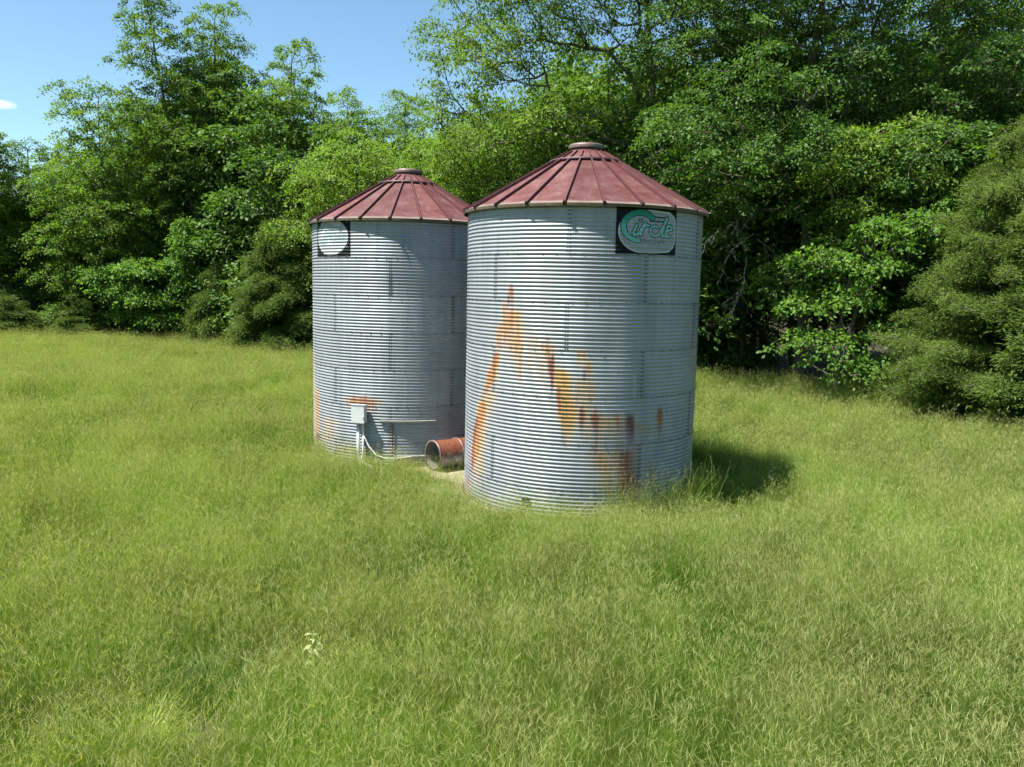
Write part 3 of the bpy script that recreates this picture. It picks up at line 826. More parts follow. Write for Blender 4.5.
# tall seed-head weeds: along the right wood edge and round the foot of the near bin
P = []
for k in range(1500):
    xx = rng.uniform(6.5, 17.2); yy = edge_y(xx) - abs(rng.normal(0, .75)) + .35
    P.append((xx, yy, rng.uniform(.55, 1.0)))
for k in range(500):
    xx = rng.uniform(-42, -2); yy = edge_y(xx) - abs(rng.normal(0, .5)) + .3
    P.append((xx, yy, rng.uniform(.55, 1.0)))
for k in range(64):
    a = R_(rng.uniform(8, 62)); rr = PADR + abs(rng.normal(.05, .2)); P.append((B1[0] + rr * math.sin(a), B1[1] - rr * math.cos(a), rng.uniform(.5, .95)))
for k in range(26):
    a = R_(rng.uniform(-35, 5)); rr = PADR + abs(rng.normal(.05, .12)); P.append((B1[0] + rr * math.sin(a), B1[1] - rr * math.cos(a), rng.uniform(.3, .6)))
for k in range(80):
    q = rng.random(); P.append((3.2 + 2.9 * q + rng.normal(0, .15), 14.7 + 1.6 * q + rng.normal(0, .25), rng.uniform(.45, .8)))
for k in range(14):
    q = rng.random(); P.append((-1.9 + 1.1 * q + rng.normal(0, .1), 17.2 - .9 * q + rng.normal(0, .15), rng.uniform(.25, .45)))
P = np.array(P); n = len(P)
rot = np.stack([rng.normal(0, .12, n), rng.normal(0, .12, n), rng.uniform(0, 6.28, n)], -1)
tw = scatter('tall_weeds', np.stack([P[:, 0], P[:, 1], ground_h(P[:, 0], P[:, 1])], -1), rot, np.stack([P[:, 2] * 1.1, P[:, 2] * 1.1, P[:, 2]], -1), rng.choice([0, 1, 2], n, p=[.4, .25, .35]), TALL)
tag(tw, kind='stuff')

# ------------------------------------------------------------------ trees
def leaf_mat(name, dark, mid, light, trans, tmix=.46, spec=.16, rough=.55):
    m, nt, out = new_mat(name)
    oi = N(nt, 'ShaderNodeObjectInfo').outputs['Random']
    ti = attr(nt, 'tint')
    v = mth(nt, 'ADD', mth(nt, 'MULTIPLY', ti, .7), mth(nt, 'MULTIPLY', oi, .3))
    col = ramp(nt, v, [(.12, dark), (.5, mid), (.92, light)])
    d = N(nt, 'ShaderNodeBsdfPrincipled', inp={'Roughness': rough, 'Specular IOR Level': spec}); nt.links.new(col, d.inputs['Base Color'])
    t = N(nt, 'ShaderNodeBsdfTranslucent'); nt.links.new(mix(nt, 1.0, col, trans, 'MULTIPLY'), t.inputs[0])
    s = N(nt, 'ShaderNodeMixShader', inp={0: tmix}); nt.links.new(d.outputs[0], s.inputs[1]); nt.links.new(t.outputs[0], s.inputs[2])
    nt.links.new(s.outputs[0], out.inputs[0])
    return m
TR = (1.5, 1.6, .55)
M_leaf = leaf_mat('oak_leaves', (.046, .092, .016), (.092, .164, .024), (.142, .228, .038), TR)
M_leafd = leaf_mat('deep_green_leaves', (.038, .084, .018), (.072, .140, .025), (.118, .196, .036), TR, .34)
M_leafy = leaf_mat('locust_leaves', (.070, .124, .020), (.116, .194, .028), (.168, .254, .042), TR, .42)
M_leafb = leaf_mat('bright_leaves', (.062, .128, .022), (.102, .196, .032), (.146, .252, .044), TR, .45)
M_cedar = leaf_mat('cedar_foliage', (.036, .064, .013), (.072, .118, .021), (.122, .182, .037), (1.3, 1.3, .6), .32, .12, .7)
def bark_mat(name, a, b):
    m, nt, out = new_mat(name)
    ob = N(nt, 'ShaderNodeTexCoord').outputs['Object']
    mpn = N(nt, 'ShaderNodeMapping', inp={'Scale': (6, 6, 1.2)}); nt.links.new(ob, mpn.inputs[0])
    f = noise(nt, mpn.outputs[0], 2.5, 6, .7)
    principled(nt, out, ramp(nt, f, [(.3, a), (.7, b)]), .9, bump=f, bstr=.6, bdist=.03, spec=.15)
    return m
M_bark = bark_mat('grey_bark', (.035, .028, .022), (.12, .10, .082))
M_dead = bark_mat('bleached_dead_wood', (.09, .08, .068), (.19, .175, .15))

def make_skeleton(rng, trunk, cents, step=.6, down=1.6):
    """grow twigs from each spray centre back to the nearest limb; pipe-model radii"""
    P = [np.array(trunk[0], float)]; par = [-1]
    for a, b in zip(trunk[:-1], trunk[1:]):
        a, b = np.array(a, float), np.array(b, float); L = np.linalg.norm(b - a); k = max(1, int(L / step))
        for q in range(1, k + 1):
            P.append(a + (b - a) * q / k + rng.normal(0, .03, 3)); par.append(len(P) - 2)
    T = np.array(trunk, float)
    key = np.hypot(cents[:, 0] - np.interp(cents[:, 2], T[:, 2], T[:, 0]), cents[:, 1] - np.interp(cents[:, 2], T[:, 2], T[:, 1]))
    buf = np.zeros((60000, 3)); nb = len(P); buf[:nb] = P
    for ci in np.argsort(key):
        c = cents[ci]
        D = buf[:nb] - c
        dz = D[:, 2]
        cost = np.sqrt(D[:, 0] ** 2 + D[:, 1] ** 2 + dz ** 2) + np.where(dz > -.1, down * (dz + .1), 0)
        q = int(np.argmin(cost)); p0 = buf[q].copy(); L = np.linalg.norm(c - p0)
        k = max(1, int(L / step)); last = q
        for t in range(1, k + 1):
            f = t / k
            p = p0 + (c - p0) * f; p[2] += -.18 * L * f * (1 - f) + rng.normal(0, .02) ; p[:2] += rng.normal(0, .05 * min(L, 1), 2) * (1 if t < k else 0)
            if nb < 59990: buf[nb] = p; par.append(last); last = nb; nb += 1
    P = buf[:nb]; par = np.array(par)
    w = np.zeros(nb); has = np.zeros(nb, bool); has[par[par >= 0]] = True
    w[~has] = .0145 ** 2.3
    for i in range(nb - 1, 0, -1): w[par[i]] += w[i]
    return P, par, w ** (1 / 2.3)

def wood_mesh(P, par, rad, minr=.006, sides=6, rmax=None):
    a = np.arange(1, len(P)); b = par[a]
    k = rad[a] > minr; a, b = a[k], b[k]
    p1, p0 = P[a], P[b]; d = p1 - p0; L = np.linalg.norm(d, axis=1, keepdims=True); d = d / np.maximum(L, 1e-6)
    ref = np.where(np.abs(d[:, 2:3]) > .9, np.array([[1.0, 0, 0]]), np.array([[0, 0, 1.0]]))
    u = np.cross(d, ref); u /= np.linalg.norm(u, axis=1, keepdims=True); v = np.cross(d, u)
    r1 = rad[a]; r0 = np.minimum(rad[b], rad[a] * 1.5)
    if rmax: r1 = np.minimum(r1, rmax); r0 = np.minimum(r0, rmax)
    V = np.zeros((len(a), 2 * sides, 3))
    for s in range(sides):
        t = 2 * math.pi * s / sides; o = u * math.cos(t) + v * math.sin(t)
        V[:, s] = p0 + o * r0[:, None]; V[:, sides + s] = p1 + o * r1[:, None]
    base = np.arange(len(a))[:, None] * 2 * sides
    F_ = np.concatenate([base + np.array([[s, (s + 1) % sides, sides + (s + 1) % sides, sides + s]]) for s in range(sides)], 0)
    return V.reshape(-1, 3), F_

def leaves_mesh(rng, cents, outw, per, L, Wd, srad, flat, droop, tints, narrow=False, up=.0):
    n = len(cents); m = per
    c = np.repeat(cents, m, 0); o = np.repeat(outw, m, 0); tn = np.repeat(tints, m)
    sr = np.repeat(srad * rng.uniform(.65, 1.3, n), m)[:, None]
    # disc frame of each spray
    nrm = np.stack([rng.normal(0, .25, n), rng.normal(0, .25, n), np.ones(n)], -1) + outw * np.array([.65, .65, 0])
    nrm /= np.linalg.norm(nrm, axis=1, keepdims=True); nr = np.repeat(nrm, m, 0)
    off = rng.normal(0, .5, (n * m, 3)); off -= nr * (off * nr).sum(1, keepdims=True) * (1 - flat)
    rr = np.linalg.norm(off, axis=1, keepdims=True)
    base = c + off * sr
    base[:, 2] -= droop * (rr[:, 0] ** 2) * sr[:, 0] * .5
    d = off / np.maximum(rr, 1e-4) * .8 + rng.normal(0, .6, (n * m, 3)) + o * .35; d[:, 2] += -droop * .7 + up
    d /= np.linalg.norm(d, axis=1, keepdims=True)
    fn = nr + rng.normal(0, .62, (n * m, 3)); s = np.cross(d, fn); s /= np.maximum(np.linalg.norm(s, axis=1, keepdims=True), 1e-4)
    fn = np.cross(s, d)
    l = (L * rng.uniform(.65, 1.25, n * m))[:, None]; wv = (Wd * rng.uniform(.7, 1.2, n * m))[:, None]
    V = np.stack([base, base + d * l * .5 + s * wv * .5 - fn * wv * .12, base + d * l - fn * l * .12, base + d * l * .5 - s * wv * .5 - fn * wv * .12], 1)
    t = np.clip(tn + rng.normal(0, .13, n * m), 0, 1)
    return V.reshape(-1, 3), np.arange(n * m * 4).reshape(-1, 4), np.repeat(t, 4)

def sample_lobes(rng, lobes, n, spacing):
    w = np.array([l[3] * l[4] * l[5] for l in lobes]) ** .8; w /= w.sum()
    pts = []; outs = []
    tries = 0; arr = np.zeros((n, 3)); cnt = 0
    while cnt < n and tries < n * 14:
        tries += 1
        l = lobes[rng.choice(len(lobes), p=w)]
        v = rng.normal(0, 1, 3); v /= np.linalg.norm(v)
        if v[2] < -.55 and rng.random() < .7: continue
        r = rng.random() ** .36 * (1 + .20 * rng.normal())
        p = np.array(l[:3]) + v * np.array(l[3:6]) * r
        if cnt and np.min(((arr[:cnt] - p) ** 2).sum(1)) < spacing ** 2: continue
        arr[cnt] = p; cnt += 1; outs.append(v)
    return arr[:cnt], np.array(outs)

def build_tree(name, seed, trunk, lobes, n, spacing, per, L, Wd, srad, mat, flat=.28, droop=.35, sides=6, minr=.010, part='crown', bark=None, rmax=.3, up=0.0):
    rng = np.random.default_rng(seed)
    c, o = sample_lobes(rng, lobes, n, spacing)
    P, par, rad = make_skeleton(rng, trunk, c)
    root = empty(name)
    V, F_ = wood_mesh(P, par, rad, minr, sides, rmax)
    mesh_obj('trunk', V, F_, bark or M_bark, root, True)
    lob_t = lownoise(c[:, 0] * 1.0, c[:, 1] + c[:, 2], .8, seed % 7)
    t = np.clip(.45 + .22 * lob_t + rng.normal(0, .12, len(c)), 0, 1)
    V, F_, tt = leaves_mesh(rng, c, o, per, L, Wd, srad, flat, droop, t, up=up)
    mesh_obj(part, V, F_, mat, root, False, {'tint': ('FLOAT', tt)})
    return root

def crown_lobes(rng, H, r, base, k):
    """many small uneven lobes wound round the stem, with gaps between them"""
    out = []; a = rng.uniform(0, 6.28)
    for i in range(k):
        q = (i + .5) / k; z = base + (H - base) * (.06 + .88 * q)
        rr = max(r * (1 - abs(q - .40) ** 1.7 * 1.35), r * .30)
        a += 2.4 + rng.normal(0, .35); off = rr * rng.uniform(.35, .85) * (1 - .3 * q)
        s = rr * rng.uniform(.34, .56)
        out.append((off * math.cos(a), off * math.sin(a), z, s, s, s * rng.uniform(.55, .85)))
    return out
def crown_tree(name, seed, H, r, base, mat, n=600, k=12, per=110, L=.18, Wd=.095, srad=.52, spacing=.80, lean=(0, 0), **kw):
    rng = np.random.default_rng(seed + 500)
    lobes = crown_lobes(rng, H, r, base, k)
    lobes = [(a + lean[0] * c / H, b + lean[1] * c / H, c, d, e, f) for a, b, c, d, e, f in lobes]
    wob = rng.normal(0, .18, (6, 2))
    trunk = [(lean[0] * q + wob[i][0] * (i > 0), lean[1] * q + wob[i][1] * (i > 0), q * H * .9 - (.2 if i == 0 else 0)) for i, q in enumerate((0, .2, .4, .6, .8, 1.0))]
    return build_tree(name, seed, trunk, lobes, n, spacing, per, L, Wd, srad, mat, **kw)

def at(px, D0):   # ground position: sideways offset of a direction, metres away
    D = D0 * .9
    return ((px - 513) / F * D, D)
def put(root, px, D, rz=0, sc=1.0, dy=0):
    X, Y = at(px, D); root.location = (X, Y + dy, float(ground_h(np.array(X), np.array(Y + dy))) - .05); root.rotation_euler = (0, 0, rz)
    root.scale = sc if isinstance(sc, tuple) else (sc, sc, sc); return root

# ---- front trees of the left wood
oak_a = crown_tree('oak_tree', 101, 17.5, 4.2, 2.6, M_leaf, n=520, k=21)
put(oak_a, 105, 60, .4); tag(oak_a, 'round topped green tree with a dark trunk, left of the tall leaning tree', 'tree')
lean_t = crown_tree('tall_tree', 102, 24.5, 3.3, 7.0, M_leaf, n=480, k=20, lean=(-4.6, 0), per=95, srad=.48)
put(lean_t, 222, 61); tag(lean_t, 'tall sparse tree leaning left, its thin crown the highest point on the left skyline', 'tree')
tall_b = crown_tree('tall_tree', 103, 24.0, 4.4, 3.0, M_leaf, n=660, k=25)
put(tall_b, 222, 63, 1.1); tag(tall_b, 'tall dark green tree just right of the leaning tree on the skyline', 'tree')
tulip = crown_tree('tulip_tree', 104, 20.4, 4.2, 3.0, M_leafy, n=560, k=22)
put(tulip, 295, 62, 2.0); tag(tulip, 'yellowish green tree rising behind the roof edge of the farther bin, left of it', 'tree')
edge_t = dup_tree(oak_a, (0, 0, 0), 0); put(edge_t, -32, 59, 2.2, .93); tag(edge_t, 'dark tree cut off by the left edge of the photo, under the small cloud', 'tree')
t = dup_tree(oak_a, (0, 0, 0), 0); put(t, 38, 62, 4.1, (.92, .92, .80)); tag(t, 'lower spreading tree between the left edge and the round topped tree', 'tree')
t = dup_tree(tulip, (0, 0, 0), 0); put(t, 352, 67, 1.0, (1, 1, .90)); tag(t, 'mid green tree standing directly behind the farther bin roof', 'tree')
t = dup_tree(tall_b, (0, 0, 0), 0); put(t, 405, 70, 3.0, (.9, .9, .82)); tag(t, 'distant tree in the dip of the skyline between the two bins', 'tree')
t = dup_tree(tulip, (0, 0, 0), 0); put(t, 462, 62, 4.0, (.8, .8, .80)); tag(t, 'light green tree below the sky gap, behind the left slope of the nearer roof', 'tree')

# ---- big locust behind the bins
rng = np.random.default_rng(5)
lob = []
for (dx, dz, s) in ((-9.3, 12.2, 1.5), (-8.2, 15.2, 2.0), (-6.2, 17.5, 2.4), (-6.6, 13.8, 1.7), (-4.4, 19.6, 2.6), (-3.6, 15.6, 2.0), (-1.6, 20.6, 2.8), (-1.2, 16.6, 1.8), (-4.8, 11.2, 1.5), (-2.6, 12.0, 1.5),
                    (1.2, 18.6, 2.6), (3.0, 15.6, 2.3), (4.6, 18.4, 2.6), (5.4, 13.6, 2.0), (3.4, 11.6, 1.8), (6.4, 16.4, 2.2), (1.0, 12.6, 1.5), (5.4, 10.2, 1.7), (2.6, 8.8, 1.6), (-7.4, 10.4, 1.2)):
    lob.append((dx, rng.uniform(-3.0, 2.2), dz, s * 1.15, s * 1.15, s * .72))
locust = build_tree('locust_tree', 105, [(.2, 0, -.3), (0, .1, 4), (-.3, 0, 9), (.2, .2, 13), (-.3, 0, 17), (.3, 0, 20)], lob, 1150, .68, 84, .17, .075, .54, M_leafy, droop=.55, flat=.35, rmax=.34)
put(locust, 640, 42); tag(locust, 'large pale green feathery tree spreading over both bin roofs', 'tree')
# ---- dark oak on the right
lob = []
for (dx, dz, s) in ((-4.6, 14, 2.6), (-3.8, 17.5, 2.6), (-1.5, 20, 3.2), (1.5, 21, 3.2), (4.6, 19, 3.0), (6.8, 16, 2.8), (0, 15.5, 2.2), (3, 14.5, 2.4), (-2.6, 11.2, 2.0), (-5.2, 10.0, 1.9), (1.2, 11.0, 2.0),
                    (5.6, 12, 2.4), (8.0, 12.5, 2.2), (-.6, 8.6, 1.7), (2.4, 8.2, 1.7), (-4.2, 7.4, 1.5), (7.0, 9.2, 1.8)):
    lob.append((dx, rng.uniform(-2.6, 3.0), dz, s * 1.1, s * 1.1, s * .75))
for (dx, dz, s) in ((.2, 9.5, 1.8), (.8, 12.5, 2.0), (-.6, 15.5, 2.0), (.4, 18.5, 2.0), (-2.4, 9.0, 1.6), (3.4, 10.2, 1.7), (-.2, 6.8, 1.3)):
    lob.append((dx, -2.6, dz, s * 1.2, s * .9, s * .8))
for (dx, dz, s) in ((-4.6, 8.4, 1.8), (-2.2, 9.2, 1.9), (-6.2, 9.6, 1.8), (.8, 8.6, 1.8), (-3.6, 11.4, 1.9), (2.6, 9.6, 1.6)):
    lob.append((dx, -4.6, dz, s, s * .95, s * .5))
darkoak = build_tree('oak_tree', 106, [(0, 0, -.3), (.1, 0, 4), (0, .1, 8), (-.3, .2, 12), (.2, 0, 17), (.4, 0, 21)], lob, 1400, .72, 118, .145, .088, .56, M_leafd, droop=.3, rmax=.42)
put(darkoak, 800, 37.5); tag(darkoak, 'massive dark oak above the shaded gap right of the nearer bin', 'tree')
# its bleached dead bough hanging in the shade
def dead_bough(seed, start, dirv, L, r0, depth=0, mb=None):
    rnd = random.Random(seed); mb = mb or MB()
    p = Vector(start); d = Vector(dirv).normalized(); pts = [p.copy()]; n = max(4, int(L / .28))
    for k in range(n):
        d = (d + Vector((rnd.uniform(-.28, .28), rnd.uniform(-.28, .28), rnd.uniform(-.32, .20)))).normalized(); p = p + d * (L / n); pts.append(p.copy())
    mb.tube(pts, [r0 * (1 - .8 * k / n) for k in range(n + 1)], 6)
    if depth < 3:
        for k in range(5 if depth == 0 else 3):
            i_ = rnd.randint(1, n - 1); q = (pts[i_] - pts[i_ - 1]).normalized() + Vector((rnd.uniform(-.9, .9), rnd.uniform(-.6, .6), rnd.uniform(-.8, .6)))
            dead_bough(rnd.randint(0, 9999), pts[i_], q, L * rnd.uniform(.35, .6), r0 * .55, depth + 1, mb)
    return mb
ox, oy = at(800, 37.5)
mb = MB()
for s_, (px, py_z, D, dv, L) in enumerate(((735, 7.7, 35.4, (.15, -.2, -1), 2.4), (748, 6.3, 35.2, (-.9, -.3, -.35), 3.0), (742, 5.4, 35.0, (-.2, -.2, -1), 3.4), (752, 6.1, 35.3, (.9, -.2, -.25), 2.6), (715, 6.4, 35.2, (-.6, -.3, -.5), 2.2))):
    X, Y = at(px, D); mb2 = dead_bough(40 + s_, (X - ox, Y - oy, py_z), dv, L * .65, .018)
    mb.add(mb2.v, mb2.f)
tag(mb.build('dead_bough', M_dead, darkoak), 'bleached bare bough hanging in the shade')
t = dup_tree(oak_a, (0, 0, 0), 0); put(t, 955, 46, 5.2, (1.25, 1.25, 1.3)); tag(t, 'dark green tree filling the upper right corner behind the cedar', 'tree')
t = dup_tree(tall_b, (0, 0, 0), 0); put(t, 1085, 43, .8, (1.0, 1.0, .85)); tag(t, 'tree beyond the right edge of the photo, its boughs over the cedar', 'tree')
# light bough tree in front of the dark oak
bough = build_tree('locust_tree', 111, [(0, 0, -.2), (.1, 0, 3), (.3, -.3, 6), (.8, -.6, 9)],
                   [(.4, -.8, 9.3, 1.3, 1.2, .5), (-1.0, -.6, 8.3, 1.0, 1.0, .45), (1.4, -1.0, 8.2, 1.2, 1.0, .4), (.2, -.6, 7.0, 1.1, 1.0, .4), (2.2, -.6, 10.0, .9, .9, .4)],
                   95, .48, 60, .17, .08, .50, M_leafy, droop=.5)
put(bough, 838, 33.6); tag(bough, 'slender bright tree whose sunlit boughs stand out against the dark oak', 'tree')
# maple sapling with flat shelves of leaves
maple = build_tree('maple_sapling', 112, [(0, 0, -.2), (.1, 0, 2.2), (.2, -.1, 4.2), (.3, -.2, 6.0)],
                   [(2.2, -.9, 6.5, 1.6, 1.2, .55), (.6, -.8, 6.0, 1.3, 1.1, .6), (3.4, -.8, 6.7, 1.0, .9, .4), (-1.2, -.6, 5.3, 1.1, 1.0, .5), (.6, -1.0, 5.0, 1.2, 1.0, .5), (-.4, -.9, 3.9, 1.1, 1.0, .4),
                    (1.2, -.9, 2.8, 1.2, 1.0, .5), (-1.3, -.8, 2.5, 1.3, 1.0, .6), (.2, -1.0, 1.6, 1.5, 1.0, .5), (-1.9, -.5, 3.7, .8, .8, .4)],
                   175, .36, 42, .15, .11, .42, M_leafb, droop=.35, flat=.25)
put(maple, 848, 31.6); tag(maple, 'bright maple sapling with flat shelves of leaves beside the cedar', 'sapling')

# ---- cedars
def cedar(name, seed, H, r, boughs=90, per=80, L=.15, Wd=.035, srad=.36, up=.2):
    """separate drooping boughs, each carrying a row of flattened sprays"""
    rng = np.random.default_rng(seed); c = []; o = []
    for b in range(boughs):
        q = (1 - math.sqrt(1 - rng.random() * .985)) * .96; z0 = H * q + .35
        L0 = max(.12, r * (1 - q) ** .8 * rng.uniform(.72, 1.12)); a = b * 2.39996 + rng.normal(0, .25)
        d = np.array([math.cos(a), math.sin(a), 0]); sd = np.array([-d[1], d[0], 0]); lift = rng.uniform(.05, .32)
        k = max(3, int(L0 / .22))
        for t in np.linspace(.30, 1, k):
            for w in ((0,) if t < .5 or L0 < 1 else (-1, 0, 1)):
                wd = w * (.14 + .20 * L0 * (1 - abs(t - .70) * 2.2)) * .42
                p = d * L0 * t * (1 - .10 * abs(w)) + sd * (wd + rng.normal(0, .06))
                p[2] = z0 + lift * L0 * t - .12 * L0 * t * t + rng.normal(0, .09)
                p[2] = max(p[2], .15)
                c.append(p); o.append((d[0], d[1], .2))
    c = np.array(c); o = np.array(o); cnt = len(c)
    P, par, rad = make_skeleton(rng, [(0, 0, -.2), (.05, 0, H * .33), (0, .05, H * .66), (0, 0, H * .97)], c, .45, .8)
    root = empty(name); V, F_ = wood_mesh(P, par, rad, .008, 5, .16); mesh_obj('trunk', V, F_, M_bark, root, True)
    t = np.clip(.42 + .25 * lownoise(c[:, 0], c[:, 1] + c[:, 2] * 2, 1.1, seed) + rng.normal(0, .12, cnt), 0, 1)
    V, F_, tt = leaves_mesh(rng, c, o, per, L, Wd, srad, .30, .35, t, up=up)
    mesh_obj('crown', V, F_, M_cedar, root, False, {'tint': ('FLOAT', tt)}); return root
cedar_r = cedar('cedar_tree', 201, 10.4, 4.2, boughs=170, per=78, L=.12, Wd=.020, srad=.30, up=.35)
put(cedar_r, 1016, 27.0, 0); tag(cedar_r, 'huge olive green cedar with layered boughs filling the right edge', 'tree')
cedar_l = cedar('cedar_tree', 202, 9.4, 3.2, boughs=150, per=80, L=.17, Wd=.036, srad=.38, up=.35)
put(cedar_l, 287, 51.5, 0, (1.12, 1.12, 1.0)); tag(cedar_l, 'broad bushy cedar standing against the left side of the farther bin', 'tree')
cedar_s = cedar('cedar_tree', 203, 5.8, 1.7, boughs=70, per=80, L=.17, Wd=.044, srad=.38)
put(cedar_s, 214, 56.3); tag(cedar_s, 'slim dark cedar left of the broad bushy cedar', 'tree')
t = dup_tree(cedar_l, (0, 0, 0), 0); put(t, 1105, 24.5, 2.1, (1.3, 1.3, 1.0)); tag(t, 'cedar beyond the right edge of the photo, next to the huge one', 'tree')
t = dup_tree(cedar_l, (0, 0, 0), 0); put(t, 322, 56, 3.1, (1.0, 1.0, 1.12)); tag(t, 'taller cedar half hidden behind the farther bin and the bushy cedar', 'tree')
for px, D, s, lb in ((6, 54.3, (1.25, 1.25, .62), 'low rounded cedar at the extreme left edge of the meadow'), (77, 56.4, (1.1, 1.1, .60), 'low dark cedar shrub under the round topped tree on the left'),
                     (246, 57.0, (1.1, 1.1, .95), 'narrow cedar squeezed between the slim dark cedar and the broad one'), (152, 58.0, (1.2, 1.2, .62), 'shaded low cedar behind the bright sapling boughs')):
    t = dup_tree(cedar_s, (0, 0, 0), 0); put(t, px, D, px * .37, s); tag(t, lb, 'tree')

# ---- bright saplings on the left
sap = build_tree('sapling', 113, [(0, 0, -.2), (.1, 0, 2.5), (0, .1, 5), (.1, 0, 7.2)],
                 [(0, 0, 7.2, .7, .7, .7), (.3, -.2, 6.2, .9, .8, .6), (-.4, -.2, 5.0, 1.0, .8, .6), (.2, -.3, 3.8, 1.1, .9, .6), (-.5, -.2, 2.8, 1.2, 1, .5)], 130, .40, 60, .20, .13, .48, M_leafb)
put(sap, 188, 57.6); tag(sap, 'slim bright green sapling glowing before the tall dark trees', 'sapling')
sap2 = build_tree('sapling', 114, [(0, 0, -.2), (.1, 0, 1.5), (0, .1, 3), (.1, 0, 4.6)],
                  [(-1.4, -.5, 4.4, 1.6, 1.2, .45), (.8, -.5, 4.8, 1.4, 1.2, .5), (1.6, -.6, 2.9, 1.7, 1.2, .35), (-.2, -.6, 3.4, 1.6, 1.1, .4), (2.4, -.5, 1.7, 1.8, 1.2, .3), (.6, -.4, 1.9, 1.4, 1, .35)], 190, .40, 56, .20, .13, .48, M_leafb, flat=.15)
put(sap2, 132, 57.2); tag(sap2, 'spreading bright sapling with low flat boughs at the wood edge', 'sapling')
# ---- light feathery small trees behind the bins
sumac = build_tree('small_tree', 115, [(0, 0, -.2), (.1, 0, 3), (0, .1, 6), (.1, 0, 9.6)],
                   [(0, 0, 9.8, 1.8, 1.6, 1.0), (-1.7, -.4, 8.6, 1.8, 1.5, .9), (1.7, -.4, 8.8, 1.8, 1.5, .9), (-.6, -.8, 7.4, 2.0, 1.6, .9), (1.4, -.7, 6.6, 2.0, 1.5, .9), (-2.0, -.5, 6.2, 1.8, 1.5, .8), (0, -.8, 5.0, 2.2, 1.5, .9), (-2, 0, 4, 1.6, 1.4, .9), (2, 0, 4, 1.6, 1.4, .9), (0, 0, 2.8, 2.4, 1.6, 1)],
                   380, .56, 96, .155, .07, .50, M_leafy, droop=.5)
put(sumac, 356, 53, .5, (1.2, 1.2, 1.15)); tag(sumac, 'feathery light green small tree directly behind the farther bin roof', 'tree')
for px, D, s, rz, lb in ((446, 51, (1.1, 1.1, 1.18), 2.0, 'yellow green small tree seen in the gap between the two roofs'), (505, 47.5, (1.1, 1.1, 1.25), 3.3, 'yellow green small tree behind the left slope of the nearer roof'),
                         (560, 45.5, (1.1, 1.1, 1.22), 4.6, 'yellow green small tree behind the roof cap of the nearer bin'), (668, 43, (1.1, 1.1, 1.05), 1.2, 'small tree behind the right slope of the nearer roof')):
    t = dup_tree(sumac, (0, 0, 0), 0); put(t, px, D, rz, s); tag(t, lb, 'tree')

# ---- deep wood behind (nothing tells these apart)
back_a = crown_tree('wood_tree', 107, 17, 4.6, 1.8, M_leafd, n=540, k=17, per=50, L=.28, Wd=.16, srad=.8, spacing=.8)
back_b = crown_tree('wood_tree', 108, 17, 4.4, 2.0, M_leaf, n=540, k=17, per=50, L=.28, Wd=.16, srad=.8, spacing=.8)
t = crown_tree('shade_tree', 109, 17, 4.8, 6.2, M_leafd, n=520, k=16, per=105, L=.15, Wd=.09, srad=.55); put(t, 724, 44.5, 1.4); tag(t, 'dense dark tree right behind the right eave of the nearer bin', 'tree')
rnd = random.Random(9)
bl = 'shaded green tree deep in the wood behind the front row'
first = {}
def backtree(X, Y, hs, ws):
    k = rnd.random() < .62
    src = back_a if k else back_b
    if k not in first: first[k] = 1; t = src
    else: t = dup_tree(src, (0, 0, 0), 0)
    t.location = (X, Y, -.1); t.rotation_euler = (0, 0, rnd.uniform(0, 6.28)); t.scale = (ws, ws, hs)
    tag(t, bl, 'tree', 'trees deep in the wood')
for row, off in enumerate((7.5, 13.5, 20.0, 27.0)):
    X = -58.0 - row * 4
    while X < 46:
        Y = float(edge_y(np.array(X))) + off + rnd.uniform(-1.2, 1.2)
        if X > 8: Y = max(Y, 33.5 + row * 6 + rnd.uniform(-1, 1))
        if abs(X) < .86 * Y + 5 and (row < 3 or X > 4):
            px = 513 + X / Y * F
            # the skyline stays low on the left and in the dip between the bins
            ytop = np.interp(px, [-100, 20, 60, 110, 200, 250, 330, 440, 470, 560], [150, 185, 190, 130, 60, 60, 115, 130, 110, 20])
            Hh = 4.05 + (286 - ytop) / F * Y
            Hh = min(Hh, 23) * rnd.uniform(.86, 1.0)
            backtree(X, Y, Hh / 17.0, rnd.uniform(.9, 1.2))
        X += rnd.uniform(4.2, 6.0)
# ---- shrubs along the wood edge
shr = build_tree('shrub', 116, [(0, 0, -.1), (.1, 0, .8), (0, .1, 1.6), (.1, 0, 2.6)],
                 [(0, 0, 2.4, 1.0, 1.0, .7), (-.8, -.2, 1.7, 1.0, .9, .6), (.8, -.2, 1.8, 1.0, .9, .6), (0, -.5, 1.0, 1.3, .9, .6), (-.9, .2, .8, .9, .9, .6), (.9, .2, .8, .9, .9, .6)], 150, .34, 56, .16, .10, .42, M_leafd, minr=.008)
used = False
for row, off in enumerate((.9, 3.2, 5.6, 10.5)):
    X = -46.0
    while X < 30:
        Y = float(edge_y(np.array(X))) + off + rnd.uniform(-.5, .6)
        if Y > 14 and abs(X) < .74 * Y + 2 and not (row == 0 and rnd.random() < .45) and not (X > 4.5 and Y < 37):
            t = dup_tree(shr, (0, 0, 0), 0) if used else shr; used = True
            s = rnd.uniform(.7, 1.15) * (1, 1.35, 1.6, 2.0)[row] * (.8 if X > 6 else 1)
            t.location = (X, Y, -.05); t.rotation_euler = (0, 0, rnd.uniform(0, 6.28)); t.scale = (s * 1.1, s * 1.1, s)
            tag(t, 'dark leafy shrub in the undergrowth along the wood edge', 'shrub', 'shrubs in the undergrowth')
        X += rnd.uniform(2.0, 3.2) * (1, 1.1, 1.2, 1.5)[row]

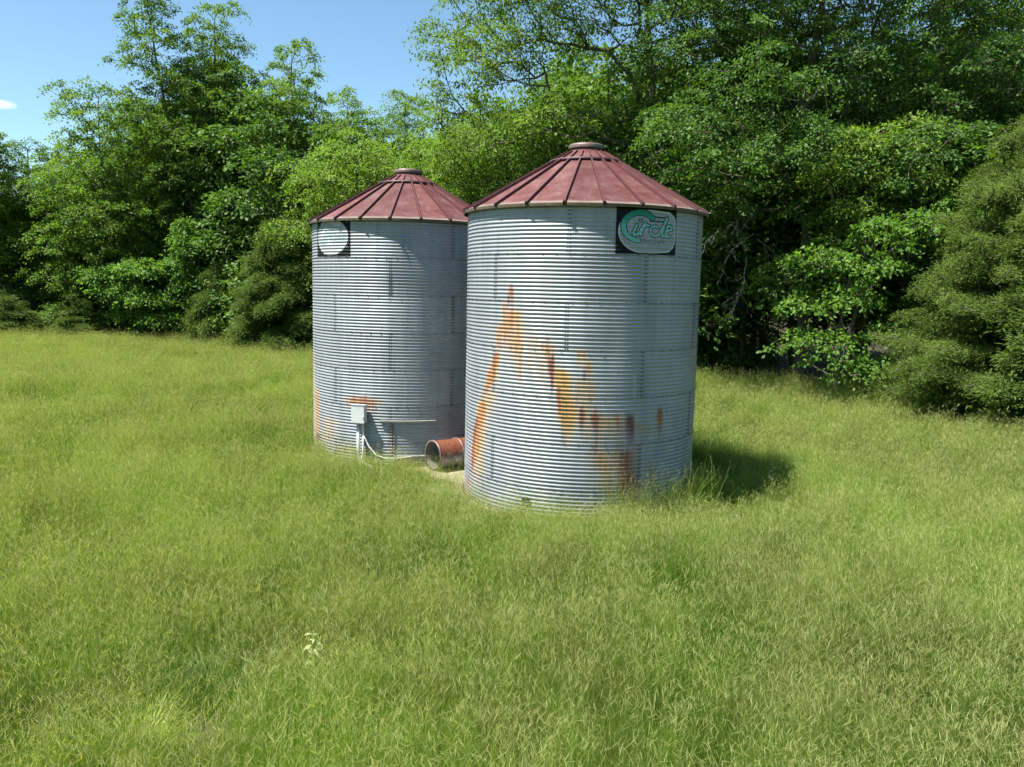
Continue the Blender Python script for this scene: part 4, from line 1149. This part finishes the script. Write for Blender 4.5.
# ---- single plants in the foreground
def plant(name, loc, mb, mat, label, cat):
    r = empty(name, loc); mb.build('leaves', mat, r); tag(r, label, cat); return r
def blades(seed, n, h, wd, lean, rad):
    rng = np.random.default_rng(seed); mb = MB()
    for b in range(n):
        a = rng.uniform(0, 6.28); az = a + rng.normal(0, .5); hh = h * rng.uniform(.6, 1.1); le = hh * lean * rng.uniform(.3, 1.2)
        p0 = Vector((rad * math.cos(a) * rng.random(), rad * math.sin(a) * rng.random(), -.02)); ld = Vector((math.cos(az), math.sin(az), 0)); sd = Vector((-ld.y, ld.x, 0)); vs = []
        for k in range(5):
            q = k / 4; p = p0 + Vector((0, 0, hh * (q - .45 * q * q * lean))) + ld * le * q * q; t_ = wd * (1 - q ** 1.5) + .0006
            vs += [p - sd * t_ / 2, p + sd * t_ / 2]
        mb.add(vs, [[2 * k, 2 * k + 1, 2 * k + 3, 2 * k + 2] for k in range(4)])
    return mb
M_tuft = simple_mat('bright_tuft', (.24, .33, .035), (.34, .42, .06), 3, .6)
M_pale = simple_mat('pale_weed_leaf', (.25, .30, .12), (.36, .38, .18), 6, .7)
M_thistle = simple_mat('grey_green_leaf', (.06, .10, .035), (.11, .16, .06), 6, .7)
plant('grass_tuft', (-3.05, 6.35, 0), blades(1, 300, .62, .008, .75, .16), M_tuft, 'bright yellow green grass tuft at the bottom left edge', 'grass tuft')
def mullein(seed):
    rng = random.Random(seed); mb = MB(); mb.tube([(0, 0, 0), (.02, .01, .35), (.0, .03, .62)], [.010, .008, .004], 6)
    for k in range(26):
        z = .08 + .52 * k / 26; a = k * 2.4; L = .17 * (1.1 - z) * rng.uniform(.7, 1.2); d = Vector((math.cos(a), math.sin(a), rng.uniform(-.35, .4))).normalized(); s = Vector((-math.sin(a), math.cos(a), 0))
        b = Vector((0, 0, z)); mb.add([b, b + d * L * .5 + s * L * .2, b + d * L + Vector((0, 0, -.03)), b + d * L * .5 - s * L * .2], [[0, 1, 2, 3]])
    return mb
plant('weed_plant', (-1.93, 7.7, 0), mullein(3), M_pale, 'pale leafy weed stalk standing alone in the meadow left of centre', 'weed')
plant('weed_plant', (-2.9, 7.55, 0), blades(5, 300, .62, .012, .85, .36), M_thistle, 'dark grey green weed clump beside the bare patch at bottom left', 'weed')
mb = MB(); rnd2 = random.Random(4)
for k in range(16):
    a = rnd2.uniform(0, 6.28); L = rnd2.uniform(.12, .3); mb.tube([(rnd2.uniform(-.08, .08), rnd2.uniform(-.08, .08), .01), (math.cos(a) * L * .6, math.sin(a) * L * .6, rnd2.uniform(.04, .14)), (math.cos(a) * L, math.sin(a) * L, rnd2.uniform(.02, .2))], [.006, .005, .002], 5)
o = mb.build('dead_twigs', M_dead); o.location = (-2.68, 6.75, .03); tag(o, 'small grey heap of dead twigs on the ground at bottom left', 'twigs')
mv = mullein(8); r = plant('weed_plant', (5.15, 15.6, 0), mv, M_pale, 'pale upright weed in the shadow at the right foot of the nearer bin', 'weed'); r.scale = (1.1, 1.1, 1.2)
